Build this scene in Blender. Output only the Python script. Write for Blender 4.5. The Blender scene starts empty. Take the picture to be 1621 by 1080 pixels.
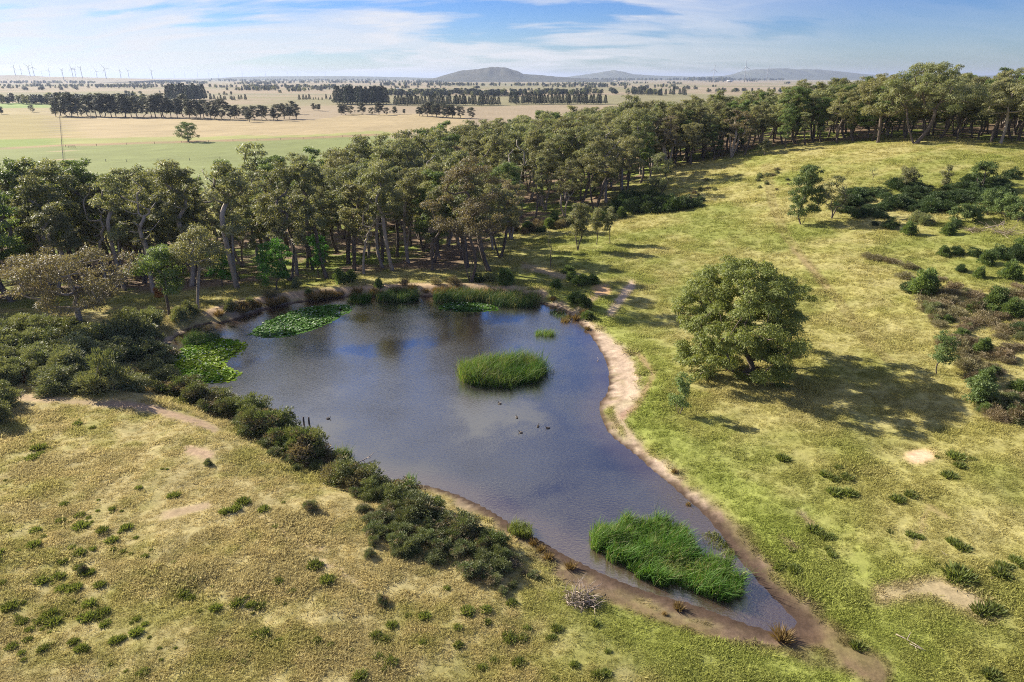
import bpy, math, random
import numpy as np
from mathutils import Vector

# ------------------------------------------------------------------ camera, sky, sun, exposure
SC = bpy.context.scene
COL = SC.collection
R = math.radians
CAMZ = 32.0
F = 1081.0                       # focal length in photograph pixels (24 mm on 36 mm)
PITCH = math.atan(418.0 / F)
cam = bpy.data.cameras.new('camera'); camo = bpy.data.objects.new('camera', cam); COL.objects.link(camo)
cam.sensor_width = 36; cam.lens = 24.0; cam.clip_start = 0.5; cam.clip_end = 60000
camo.location = (0, 0, CAMZ); camo.rotation_euler = (math.pi / 2 - PITCH, 0, 0)
SC.camera = camo

SUN_EL = R(28.0)
SUN_AZ = np.array([-0.83, 0.56]); SUN_AZ /= np.linalg.norm(SUN_AZ)
SUN_DIR = Vector((SUN_AZ[0] * math.cos(SUN_EL), SUN_AZ[1] * math.cos(SUN_EL), math.sin(SUN_EL)))
w = bpy.data.worlds.new('World'); SC.world = w; w.use_nodes = True
nt = w.node_tree; N = nt.nodes; L = nt.links
for n in list(N): N.remove(n)
out = N.new('ShaderNodeOutputWorld'); bg = N.new('ShaderNodeBackground'); bg.inputs[1].default_value = 0.054
sky = N.new('ShaderNodeTexSky'); sky.sky_type = 'NISHITA'; sky.sun_disc = False
sky.sun_elevation = SUN_EL; sky.sun_rotation = math.atan2(SUN_AZ[0], SUN_AZ[1])
sky.altitude = 300; sky.air_density = 1.0; sky.dust_density = 0.3; sky.ozone_density = 3.0
tc = N.new('ShaderNodeTexCoord'); sep = N.new('ShaderNodeSeparateXYZ'); L.new(tc.outputs['Generated'], sep.inputs[0])
def mth(op, a, b=None, c=None, clamp=False, tree=None):
    t = tree or nt
    n = t.nodes.new('ShaderNodeMath'); n.operation = op; n.use_clamp = clamp
    for i, v in enumerate((a, b, c)):
        if v is None: continue
        if isinstance(v, (int, float)): n.inputs[i].default_value = v
        else: t.links.new(v, n.inputs[i])
    return n.outputs[0]
zz = mth('ADD', mth('MAXIMUM', sep.outputs[2], 0.0), 0.20)
cx = mth('DIVIDE', sep.outputs[0], zz); cy = mth('DIVIDE', sep.outputs[1], zz)
cmb = N.new('ShaderNodeCombineXYZ'); L.new(cx, cmb.inputs[0]); L.new(cy, cmb.inputs[1])
def cloud(scale, detail, dist, lo, hi, off, rough=0.55):
    mp = N.new('ShaderNodeMapping'); mp.inputs['Location'].default_value = off
    mp.inputs['Rotation'].default_value = (0, 0, R(-28)); mp.inputs['Scale'].default_value = (0.55, 1.25, 1)
    L.new(cmb.outputs[0], mp.inputs[0])
    nz = N.new('ShaderNodeTexNoise'); nz.inputs['Scale'].default_value = scale; nz.inputs['Detail'].default_value = detail
    nz.inputs['Roughness'].default_value = rough; nz.inputs['Distortion'].default_value = dist
    L.new(mp.outputs[0], nz.inputs[0])
    mr = N.new('ShaderNodeMapRange'); mr.interpolation_type = 'SMOOTHSTEP'
    mr.inputs[1].default_value = lo; mr.inputs[2].default_value = hi
    L.new(nz.outputs[0], mr.inputs[0]); return mr.outputs[0]
CLOUD_OFF = (0.7, 0.4, 0)
c1 = cloud(1.5, 5, 0.25, 0.41, 0.52, CLOUD_OFF)
c2 = cloud(3.5, 8, 1.0, 0.36, 0.70, (9.1, 4.4, 2), 0.6)
cm = mth('MULTIPLY', c1, mth('ADD', mth('MULTIPLY', c2, 0.38), 0.62))
mrx = N.new('ShaderNodeMapRange'); mrx.inputs[1].default_value = .10; mrx.inputs[2].default_value = .42; mrx.inputs[3].default_value = .92; mrx.inputs[4].default_value = .10
L.new(sep.outputs[0], mrx.inputs[0])                      # the cloud thins out towards the right
cm = mth('MULTIPLY', cm, mrx.outputs[0], clamp=True)
mixs = N.new('ShaderNodeMix'); mixs.data_type = 'RGBA'
L.new(cm, mixs.inputs[0])
tintn = N.new('ShaderNodeMix'); tintn.data_type = 'RGBA'; tintn.blend_type = 'MULTIPLY'; tintn.inputs[0].default_value = 1.0
hsk = N.new('ShaderNodeHueSaturation'); hsk.inputs['Saturation'].default_value = 1.12; L.new(sky.outputs[0], hsk.inputs['Color'])
L.new(hsk.outputs[0], tintn.inputs[6]); 
elv = N.new('ShaderNodeMapRange'); elv.inputs[1].default_value = 0.0; elv.inputs[2].default_value = .13; L.new(sep.outputs[2], elv.inputs[0])
tmix = N.new('ShaderNodeMix'); tmix.data_type = 'RGBA'; L.new(elv.outputs[0], tmix.inputs[0])       # paler air low over the horizon
tmix.inputs[6].default_value = (0.66, 0.76, 0.98, 1); tmix.inputs[7].default_value = (0.28, 0.51, 1.04, 1); L.new(tmix.outputs[2], tintn.inputs[7])
L.new(tintn.outputs[2], mixs.inputs[6])
mixs.inputs[7].default_value = (7.0, 7.0, 7.3, 1)
L.new(mixs.outputs[2], bg.inputs[0]); L.new(bg.outputs[0], out.inputs[0])

sun = bpy.data.lights.new('sun', 'SUN'); suno = bpy.data.objects.new('sun', sun); COL.objects.link(suno)
sun.energy = 5.0; sun.angle = R(0.5); sun.color = (1.0, 0.91, 0.76)
suno.rotation_euler = (-SUN_DIR).to_track_quat('-Z', 'Y').to_euler()
SC.view_settings.view_transform = 'Standard'; SC.view_settings.look = 'None'
SC.view_settings.exposure = 1.2; SC.view_settings.gamma = 1.0; SC.view_settings.use_curve_mapping = False
cy_ = SC.cycles
cy_.use_denoising = False; cy_.max_bounces = 5; cy_.diffuse_bounces = 2; cy_.glossy_bounces = 2
cy_.transmission_bounces = 3; cy_.transparent_max_bounces = 4; cy_.volume_bounces = 0
cy_.caustics_reflective = False; cy_.caustics_refractive = False; cy_.sample_clamp_indirect = 3.0; cy_.sample_clamp_direct = 4.0
cy_.use_adaptive_sampling = True; cy_.adaptive_threshold = 0.006; cy_.filter_width = 1.05
try: cy_.denoising_prefilter = 'ACCURATE'
except Exception: pass

# ------------------------------------------------------------------ maths helpers
FWD = np.array([0, math.cos(PITCH), -math.sin(PITCH)]); UPV = np.array([0, math.sin(PITCH), math.cos(PITCH)])
CAM = np.array([0, 0, CAMZ])
def ray(px, py):
    d = np.array([1.0, 0, 0]) * ((px - 810.5) / F) + UPV * ((540 - py) / F) + FWD
    return d
def project(P):                                   # world -> photograph pixels
    P = np.asarray(P, float) - CAM
    z = P @ FWD; z = np.where(z > 0.1, z, 0.1)
    return 810.5 + F * P[..., 0] / z, 540 - F * (P @ UPV) / z, z
def plane_pt(px, py, z=0.0):
    d = ray(px, py); t = (z - CAMZ) / d[2]; return CAM + d * t
def _hash(i, j, s):
    h = (i.astype(np.int64) * 374761393 + j.astype(np.int64) * 668265263 + s * 69069) & 0xFFFFFFFF
    h = ((h ^ (h >> 13)) * 1274126177) & 0xFFFFFFFF
    return ((h ^ (h >> 16)) & 0xFFFF) / 65535.0
def vnoise(x, y, s=0):
    i = np.floor(x); j = np.floor(y); fx = x - i; fy = y - j
    fx = fx * fx * (3 - 2 * fx); fy = fy * fy * (3 - 2 * fy)
    a = _hash(i, j, s); b = _hash(i + 1, j, s); c = _hash(i, j + 1, s); d = _hash(i + 1, j + 1, s)
    return (a * (1 - fx) + b * fx) * (1 - fy) + (c * (1 - fx) + d * fx) * fy
def fbm(x, y, s=0, o=4):
    v = 0; a = 0.5; t = 0
    for k in range(o):
        v = v + a * vnoise(x * 2 ** k + 17.3 * k, y * 2 ** k + 5.1 * k, s + k); t += a; a *= 0.55
    return v / t
def sstep(a, b, x):
    t = np.clip((x - a) / (b - a), 0, 1); return t * t * (3 - 2 * t)
def inpoly(x, y, poly):
    r = np.zeros(np.shape(x), bool); n = len(poly)
    for i in range(n):
        x0, y0 = poly[i][:2]; x1, y1 = poly[(i + 1) % n][:2]
        if y0 == y1: continue
        c = ((y0 > y) != (y1 > y)) & (x < (x1 - x0) * (y - y0) / (y1 - y0) + x0)
        r ^= c
    return r
def distline(x, y, pts, closed=False):
    d = np.full(np.shape(x), 1e9); n = len(pts)
    for i in range(n if closed else n - 1):
        x0, y0 = pts[i][:2]; x1, y1 = pts[(i + 1) % n][:2]
        vx, vy = x1 - x0, y1 - y0; l2 = vx * vx + vy * vy + 1e-9
        t = np.clip(((x - x0) * vx + (y - y0) * vy) / l2, 0, 1)
        d = np.minimum(d, np.hypot(x - x0 - t * vx, y - y0 - t * vy))
    return d
def smooth_closed(pts, it=2):
    p = [np.array(q, float) for q in pts]
    for _ in range(it):
        o = []
        for i in range(len(p)):
            a, b = p[i], p[(i + 1) % len(p)]
            o += [a * .75 + b * .25, a * .25 + b * .75]
        p = o
    return p

# ------------------------------------------------------------------ the lie of the land
POND_PX = [(322,513),(360,512),(400,497),(430,488),(480,478),(540,471),(600,470),(660,472),(720,467),(790,469),(850,479),(885,490),(912,505),
 (925,520),(940,540),(955,565),(964,595),(960,625),(945,640),(950,665),(965,690),(985,705),(1010,725),(1035,748),(1060,768),(1085,790),(1110,812),
 (1135,840),(1150,865),(1165,885),(1185,905),(1205,930),(1225,950),(1250,975),(1262,990),(1235,1000),(1190,990),(1140,970),(1090,953),(1040,940),(985,920),
 (940,900),(900,880),(870,862),(840,845),(805,825),(765,800),(715,778),(665,765),(615,762),(565,752),(530,738),(505,715),(470,697),(430,682),(400,667),(375,655),
 (350,640),(310,625),(270,602),(258,580),(262,555),(278,535),(300,522)]
POND = [tuple(plane_pt(*p)[:2]) for p in smooth_closed(POND_PX, 1)]
CTRL = [(0,104,.8),(-20,102,.8),(-38,96,1.0),(-48,84,1.0),(22,92,.6),(20,60,.7),(24,48,.7),(20,35,.4),(-22,64,1.5),(-8,44,1.3),(6,32,.9),
 (-43,59,2.3),(-25,42,2.4),(-14,30,2.1),(0,25,1.3),(-40,40,3.2),(-62,75,1.8),(-75,92,.5),(-60,55,3.0),(-20,10,3),(20,10,.8),(45,25,2.2),
 (-60,122,-2.5),(-45,150,-5),(-100,150,-6),(-120,100,-2),(-50,200,-5.5),(0,140,-1.2),(0,190,-2.5),(0,260,-4),(-150,240,-8),(-150,330,-8),(0,380,-8),
 (30,150,2.0),(53,210,7),(60,125,6),(106,172,15.5),(150,200,17),(130,260,18),(62,260,8.5),(62,82,4.3),(38,45,2.0),(28,74,.9),(90,105,9),(120,120,13),
 (14,128,.8),(30,110,1.3),(60,330,3),(160,330,14),(200,240,20),(100,60,7),(200,100,18)]
CT = np.array(CTRL, float)
def _k(r): return np.where(r > 1e-6, r * r * np.log(np.maximum(r, 1e-6)), 0)
_n = len(CT); _A = np.zeros((_n + 3, _n + 3))
_D = np.hypot(CT[:, None, 0] - CT[None, :, 0], CT[:, None, 1] - CT[None, :, 1]) / 100
_A[:_n, :_n] = _k(_D) + np.eye(_n) * 0.002
_A[:_n, _n] = 1; _A[:_n, _n + 1:] = CT[:, :2] / 100; _A[_n:, :_n] = _A[:_n, _n:].T
_W = np.linalg.solve(_A, np.r_[CT[:, 2], 0, 0, 0])
def base_h(x, y):
    v = _W[_n] + _W[_n + 1] * x / 100 + _W[_n + 2] * y / 100
    for i in range(_n):
        v = v + _W[i] * _k(np.hypot(x - CT[i, 0], y - CT[i, 1]) / 100)
    return np.clip(v, -9, 22)
def pond_sd(x, y):
    d = np.full(np.shape(x), 60.0)
    m = (x > -75) & (x < 60) & (y > 5) & (y < 140)
    if np.any(m):
        xs, ys = x[m], y[m]; dd = distline(xs, ys, POND, True)
        d[m] = np.where(inpoly(xs, ys, POND), -dd, dd)
    return d
def height(x, y, sd=None):
    x = np.asarray(x, float); y = np.asarray(y, float)
    if sd is None: sd = pond_sd(x, y)
    far = sstep(280, 460, np.hypot(x, y - 40))
    xr = np.clip(x, -260, 260); yr = np.clip(y, -20, 400)
    h = base_h(xr, yr) * (1 - far) + (-8.0) * far
    rough = (fbm(x / 9, y / 9, 3, 3) - .5) * 0.55 + (fbm(x / 2.2, y / 2.2, 9, 3) - .5) * 0.22
    h = h + rough * (1 - far) * sstep(0.5, 7, sd)
    crest = 0.75 * np.exp(-((sd - 2.6) / 1.7) ** 2) * sstep(84, 92, y) * (1 - sstep(4, 16, x))
    s = sstep(0.3, 7.0, sd)
    shore = 0.055 * sd + (fbm(x / 1.7, y / 1.7, 21, 3) - .5) * 0.16 * sstep(0, 2, np.abs(sd))
    o = np.where(sd > 0, h * s + shore * (1 - s) + crest, -0.16 * np.minimum(-sd, 8) - 0.01)
    return o
def H1(x, y): return float(height(np.array([x]), np.array([y]))[0])
_T = np.geomspace(20, 20000, 700)
def g(px, py):                                     # pixel -> point where its ray meets the ground
    d = ray(px, py)
    P = CAM[None] + d[None] * _T[:, None]
    hz = height(P[:, 0], P[:, 1]); df = P[:, 2] - hz
    k = np.argmax(df < 0)
    if df[k] >= 0: return np.array([P[-1, 0], P[-1, 1], hz[-1]])
    if k == 0: k = 1
    a = df[k - 1] / (df[k - 1] - df[k]); t = _T[k - 1] + a * (_T[k] - _T[k - 1]); p = CAM + d * t
    return np.array([p[0], p[1], H1(p[0], p[1])])
def depth_at(p): return float((np.asarray(p) - CAM) @ FWD)

# ------------------------------------------------------------------ materials
def newmat(name):
    m = bpy.data.materials.new(name); m.use_nodes = True
    t = m.node_tree
    for n in list(t.nodes): t.nodes.remove(n)
    o = t.nodes.new('ShaderNodeOutputMaterial'); return m, t, o
def rgbmix(t, fac, a, b, blend='MIX'):
    n = t.nodes.new('ShaderNodeMix'); n.data_type = 'RGBA'; n.blend_type = blend
    for i, v in ((0, fac), (6, a), (7, b)):
        if isinstance(v, (int, float)): n.inputs[i].default_value = v
        elif isinstance(v, tuple): n.inputs[i].default_value = (*v, 1) if len(v) == 3 else v
        else: t.links.new(v, n.inputs[i])
    return n.outputs[2]
def noise(t, scale, detail=4, rough=.55, coord='Object', vec=None):
    n = t.nodes.new('ShaderNodeTexNoise'); n.inputs['Scale'].default_value = scale
    n.inputs['Detail'].default_value = detail; n.inputs['Roughness'].default_value = rough
    if vec is None:
        c = t.nodes.new('ShaderNodeTexCoord'); vec = c.outputs[coord]
    t.links.new(vec, n.inputs[0]); return n.outputs[0]
def mrange(t, v, a, b, c=0.0, d=1.0):
    n = t.nodes.new('ShaderNodeMapRange'); n.inputs[1].default_value = a; n.inputs[2].default_value = b
    n.inputs[3].default_value = c; n.inputs[4].default_value = d; t.links.new(v, n.inputs[0]); return n.outputs[0]
def leafmat(name, a, b, c, transl=0.36, gloss=0.3):
    # a, b: the tints of clumps; c: the tint some whole plants lean towards
    m, t, o = newmat(name)
    at = t.nodes.new('ShaderNodeAttribute'); at.attribute_name = 'tint'
    oi = t.nodes.new('ShaderNodeObjectInfo')
    col = rgbmix(t, at.outputs['Fac'], a, b)
    r1 = mth('MULTIPLY', oi.outputs['Random'], 7.31, tree=t); r1 = mth('FRACT', r1, tree=t)
    col = rgbmix(t, mth('MULTIPLY', r1, 0.75, tree=t), col, c)
    val = mth('ADD', mth('MULTIPLY', oi.outputs['Random'], 0.45, tree=t), 0.78, tree=t)
    hs = t.nodes.new('ShaderNodeHueSaturation'); t.links.new(val, hs.inputs['Value']); t.links.new(col, hs.inputs['Color'])
    p = t.nodes.new('ShaderNodeBsdfPrincipled'); t.links.new(hs.outputs[0], p.inputs['Base Color'])
    p.inputs['Roughness'].default_value = 0.55; p.inputs['Specular IOR Level'].default_value = gloss
    tr = t.nodes.new('ShaderNodeBsdfTranslucent'); tcol = rgbmix(t, 1.0, hs.outputs[0], (1.25, 1.2, .55), 'MULTIPLY')
    t.links.new(tcol, tr.inputs[0])
    mx = t.nodes.new('ShaderNodeMixShader'); mx.inputs[0].default_value = transl
    t.links.new(p.outputs[0], mx.inputs[1]); t.links.new(tr.outputs[0], mx.inputs[2]); t.links.new(mx.outputs[0], o.inputs[0])
    return m
def plainmat(name, a, b, scale=3.0, rough=0.8, stretch=None, spec=0.2):
    m, t, o = newmat(name)
    c = t.nodes.new('ShaderNodeTexCoord'); v = c.outputs['Object']
    if stretch:
        mp = t.nodes.new('ShaderNodeMapping'); mp.inputs['Scale'].default_value = stretch; t.links.new(v, mp.inputs[0]); v = mp.outputs[0]
    f = mrange(t, noise(t, scale, 5, .6, vec=v), .3, .7)
    p = t.nodes.new('ShaderNodeBsdfPrincipled'); t.links.new(rgbmix(t, f, a, b), p.inputs['Base Color'])
    p.inputs['Roughness'].default_value = rough; p.inputs['Specular IOR Level'].default_value = spec
    t.links.new(p.outputs[0], o.inputs[0]); return m
M = {}
M['gum'] = leafmat('gum_leaf', (0.150,0.190,0.080), (0.282,0.300,0.161), (0.239,0.226,0.116))
M['gum_green'] = leafmat('green_gum_leaf', (0.099,0.157,0.048), (0.184,0.247,0.090), (0.144,0.200,0.069))
M['gum_grey'] = leafmat('grey_gum_leaf', (0.187,0.168,0.102), (0.252,0.215,0.136), (0.224,0.187,0.116))
M['gum_warm'] = leafmat('warm_green_gum_leaf', (.135,.180,.046), (.275,.310,.098), (.205,.240,.068))
M['gum_dark'] = leafmat('dark_gum_leaf', (.060,.075,.040), (.115,.120,.068), (.090,.088,.052), .2)
M['wattle'] = leafmat('wattle_leaf', (0.072,0.204,0.042), (0.132,0.300,0.060), (0.096,0.240,0.048))
M['pine'] = leafmat('pine_needle', (.035,.055,.030), (.060,.080,.042), (.045,.062,.035), .08)
M['gorse'] = leafmat('gorse_leaf', (0.086,0.130,0.045), (0.186,0.202,0.084), (0.151,0.171,0.076), .25)
M['gorse_pale'] = leafmat('pale_gorse_leaf', (0.156,0.191,0.085), (0.280,0.288,0.142), (0.215,0.234,0.119), .25)
M['gorse_dark'] = leafmat('dark_gorse_leaf', (0.036,0.075,0.026), (0.090,0.131,0.045), (0.063,0.098,0.038), .2)
M['scrub'] = leafmat('dead_scrub_twig', (.165,.125,.075), (.300,.235,.150), (.190,.185,.090), .2)
M['rust'] = leafmat('dry_orange_leaf', (.28,.12,.04), (.38,.20,.06), (.30,.15,.05), .2)
M['reed'] = leafmat('reed_blade', (.050,.140,.022), (.185,.260,.075), (.090,.185,.030), .35)
M['reed_dry'] = leafmat('dry_reed_blade', (.17,.19,.07), (.30,.29,.14), (.24,.24,.10), .3)
M['reed_dark'] = leafmat('dark_reed_blade', (.050,.120,.040), (.105,.165,.060), (.075,.140,.045), .2)
M['tussock'] = leafmat('dry_tussock_blade', (.21,.145,.062), (.34,.25,.115), (.26,.18,.08), .2)
M['weed'] = leafmat('weed_leaf', (.105,.150,.040), (.210,.235,.075), (.150,.185,.055), .35)
M['lily'] = leafmat('lily_pad', (.085,.220,.010), (.300,.400,.020), (.150,.290,.015), .25, .08)
M['lily_dark'] = leafmat('dark_lily_pad', (.030,.120,.014), (.110,.230,.022), (.070,.180,.018), .25, .25)
M['flower'] = plainmat('lily_flower', (.75,.72,.62), (.85,.83,.76))
M['bark'] = plainmat('dark_bark', (.065,.052,.044), (.200,.160,.132), 2.5, .9, (1,1,.25))
M['bark_pale'] = plainmat('pale_bark', (.20,.165,.135), (.42,.36,.31), 2.0, .8, (1,1,.3))
M['dead'] = plainmat('dead_wood', (.26,.20,.16), (.46,.38,.31), 4.0, .85)
M['post'] = plainmat('weathered_post', (.11,.095,.08), (.22,.19,.16), 6.0, .9)
M['wire'] = plainmat('fence_wire', (.20,.20,.19), (.30,.29,.27), 3.0, .5)
M['white'] = plainmat('white_steel', (.36,.37,.40), (.42,.43,.45), .2, .5)
M['roof'] = plainmat('pale_steel_roof', (.68,.69,.70), (.80,.80,.79), .3, .45)
M['wall'] = plainmat('shed_wall', (.40,.36,.31), (.50,.46,.40), .4, .7)
M['duck'] = plainmat('duck_feather', (.035,.028,.023), (.080,.062,.048), 14, .7)
M['duck_pale'] = plainmat('pale_duck_feather', (.24,.20,.16), (.34,.29,.24), 14, .7)
M['bill'] = plainmat('duck_bill', (.08,.07,.06), (.12,.11,.09), 5, .4)
M['trough'] = plainmat('dark_trough', (.05,.05,.05), (.09,.085,.08), 2, .6)

# ------------------------------------------------------------------ mesh helpers
class MB:
    def __init__(s): s.v = []; s.q = []; s.t = []; s.tv = []; s.n = 0; s.mi_q = []; s.mi_t = []
    def add(s, v, quads=None, tris=None, tint=0.5, mi=0):
        v = np.asarray(v, float).reshape(-1, 3); b = s.n
        s.v.append(v); s.tv.append(np.broadcast_to(np.asarray(tint, float), (len(v),)).copy()); s.n += len(v)
        if quads is not None and len(quads): s.q.append(np.asarray(quads, np.int64) + b); s.mi_q.append(np.full(len(quads), mi))
        if tris is not None and len(tris): s.t.append(np.asarray(tris, np.int64) + b); s.mi_t.append(np.full(len(tris), mi))
        return s
    def tube(s, pts, rad, sides=6, tint=.5, mi=0, cap=True):
        P = np.asarray(pts, float); rad = np.broadcast_to(np.asarray(rad, float), (len(P),))
        T = np.gradient(P, axis=0); T /= np.linalg.norm(T, axis=1, keepdims=True) + 1e-9
        ref = np.array([.31, .95, .05]) if abs(T[0] @ np.array([.31, .95, .05])) < .9 else np.array([1., 0, 0])
        U = np.cross(T, ref); U /= np.linalg.norm(U, axis=1, keepdims=True) + 1e-9; V = np.cross(T, U)
        a = np.arange(sides) * 2 * math.pi / sides
        ring = (P[:, None] + rad[:, None, None] * (np.cos(a)[None, :, None] * U[:, None] + np.sin(a)[None, :, None] * V[:, None])).reshape(-1, 3)
        k = len(P); i = np.arange(k - 1)[:, None] * sides; j = np.arange(sides)[None]; j2 = (j + 1) % sides
        q = np.stack([i + j, i + j2, i + sides + j2, i + sides + j], -1).reshape(-1, 4)
        tr = []
        if cap:
            ring = np.vstack([ring, P[:1], P[-1:]]); c0 = k * sides
            tr = [(c0, (jj + 1) % sides, jj) for jj in range(sides)] + [(c0 + 1, (k - 1) * sides + jj, (k - 1) * sides + (jj + 1) % sides) for jj in range(sides)]
        return s.add(ring, q, tr, tint, mi)
    def box(s, c, d, rz=0, mi=0):
        c = np.array(c, float); d = np.array(d, float) / 2
        v = np.array([(x, y, z) for x in (-1, 1) for y in (-1, 1) for z in (-1, 1)], float) * d
        ca, sa = math.cos(rz), math.sin(rz); v = np.c_[v[:, 0] * ca - v[:, 1] * sa, v[:, 0] * sa + v[:, 1] * ca, v[:, 2]] + c
        return s.add(v, [(0,1,3,2),(4,6,7,5),(0,4,5,1),(2,3,7,6),(0,2,6,4),(1,5,7,3)], mi=mi)
    def mesh(s, name, mats, smooth=False):
        me = bpy.data.meshes.new(name)
        V = np.vstack(s.v); q = np.vstack(s.q) if s.q else np.zeros((0, 4), int); t = np.vstack(s.t) if s.t else np.zeros((0, 3), int)
        me.vertices.add(len(V)); me.vertices.foreach_set('co', V.astype(np.float32).ravel())
        nl = len(q) * 4 + len(t) * 3; me.loops.add(nl)
        me.loops.foreach_set('vertex_index', np.r_[q.ravel(), t.ravel()].astype(np.int32))
        me.polygons.add(len(q) + len(t))
        st = np.r_[np.arange(len(q)) * 4, len(q) * 4 + np.arange(len(t)) * 3].astype(np.int32)
        me.polygons.foreach_set('loop_start', st)
        try: me.polygons.foreach_set('loop_total', np.r_[np.full(len(q), 4), np.full(len(t), 3)].astype(np.int32))
        except Exception: pass
        mi = np.r_[np.concatenate(s.mi_q) if s.mi_q else np.zeros(0), np.concatenate(s.mi_t) if s.mi_t else np.zeros(0)].astype(np.int32)
        me.polygons.foreach_set('material_index', mi)
        if smooth: me.polygons.foreach_set('use_smooth', np.ones(len(q) + len(t), bool))
        a = me.attributes.new('tint', 'FLOAT', 'POINT'); a.data.foreach_set('value', np.concatenate(s.tv).astype(np.float32))
        for m in (mats if isinstance(mats, (list, tuple)) else [mats]): me.materials.append(m)
        me.update(calc_edges=True); me.validate(); return me
def obj(name, me, parent=None, loc=None, rz=0, sc=None):
    o = bpy.data.objects.new(name, me); COL.objects.link(o)
    if parent: o.parent = parent
    if loc is not None: o.location = loc
    if rz: o.rotation_euler = (0, 0, rz)
    if sc is not None: o.scale = sc if isinstance(sc, (tuple, list)) else (sc, sc, sc)
    return o
def tag(o, label=None, cat=None, group=None, kind=None):
    for k, v in (('label', label), ('category', cat), ('group', group), ('kind', kind)):
        if v: o[k] = v
    return o
def thing(name, loc, parts, label, cat, group=None, rz=0, sc=1.0, tilt=(0, 0)):
    """an Empty at the base with one child object for each (part name, mesh)"""
    r = bpy.data.objects.new(name, None); COL.objects.link(r); r.empty_display_size = .3
    r.location = tuple(loc); r.rotation_euler = (tilt[0], tilt[1], rz); r.scale = sc if isinstance(sc, (tuple, list)) else (sc, sc, sc)
    for part in parts:
        o_ = obj(part[0], part[1], r)
        for sn, sm_ in (part[2] if len(part) > 2 else ()): obj(sn, sm_, o_)
    return tag(r, label, cat, group)

def leaf_quads(mb, P, D, ln, wd, rng, tint, mi=0, nrm=None, jit=.45):
    """a folded lance-shaped blade at every point P along direction D"""
    n = len(P); D = D / (np.linalg.norm(D, axis=1, keepdims=True) + 1e-9)
    S = np.cross(D, rng.normal(size=(n, 3)) if nrm is None else nrm + rng.normal(size=(n, 3)) * jit); S /= np.linalg.norm(S, axis=1, keepdims=True) + 1e-9
    ln = np.broadcast_to(ln, (n,))[:, None]; wd = np.broadcast_to(wd, (n,))[:, None]
    mid = P + D * ln * .45
    v = np.stack([P, mid + S * wd * .5, P + D * ln, mid - S * wd * .5], 1).reshape(-1, 3)
    q = np.arange(n * 4).reshape(-1, 4)
    mb.add(v, q, None, np.repeat(np.broadcast_to(tint, (n,)), 4), mi)
def unit(rng, n):
    v = rng.normal(size=(n, 3)); return v / np.linalg.norm(v, axis=1, keepdims=True)

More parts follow.
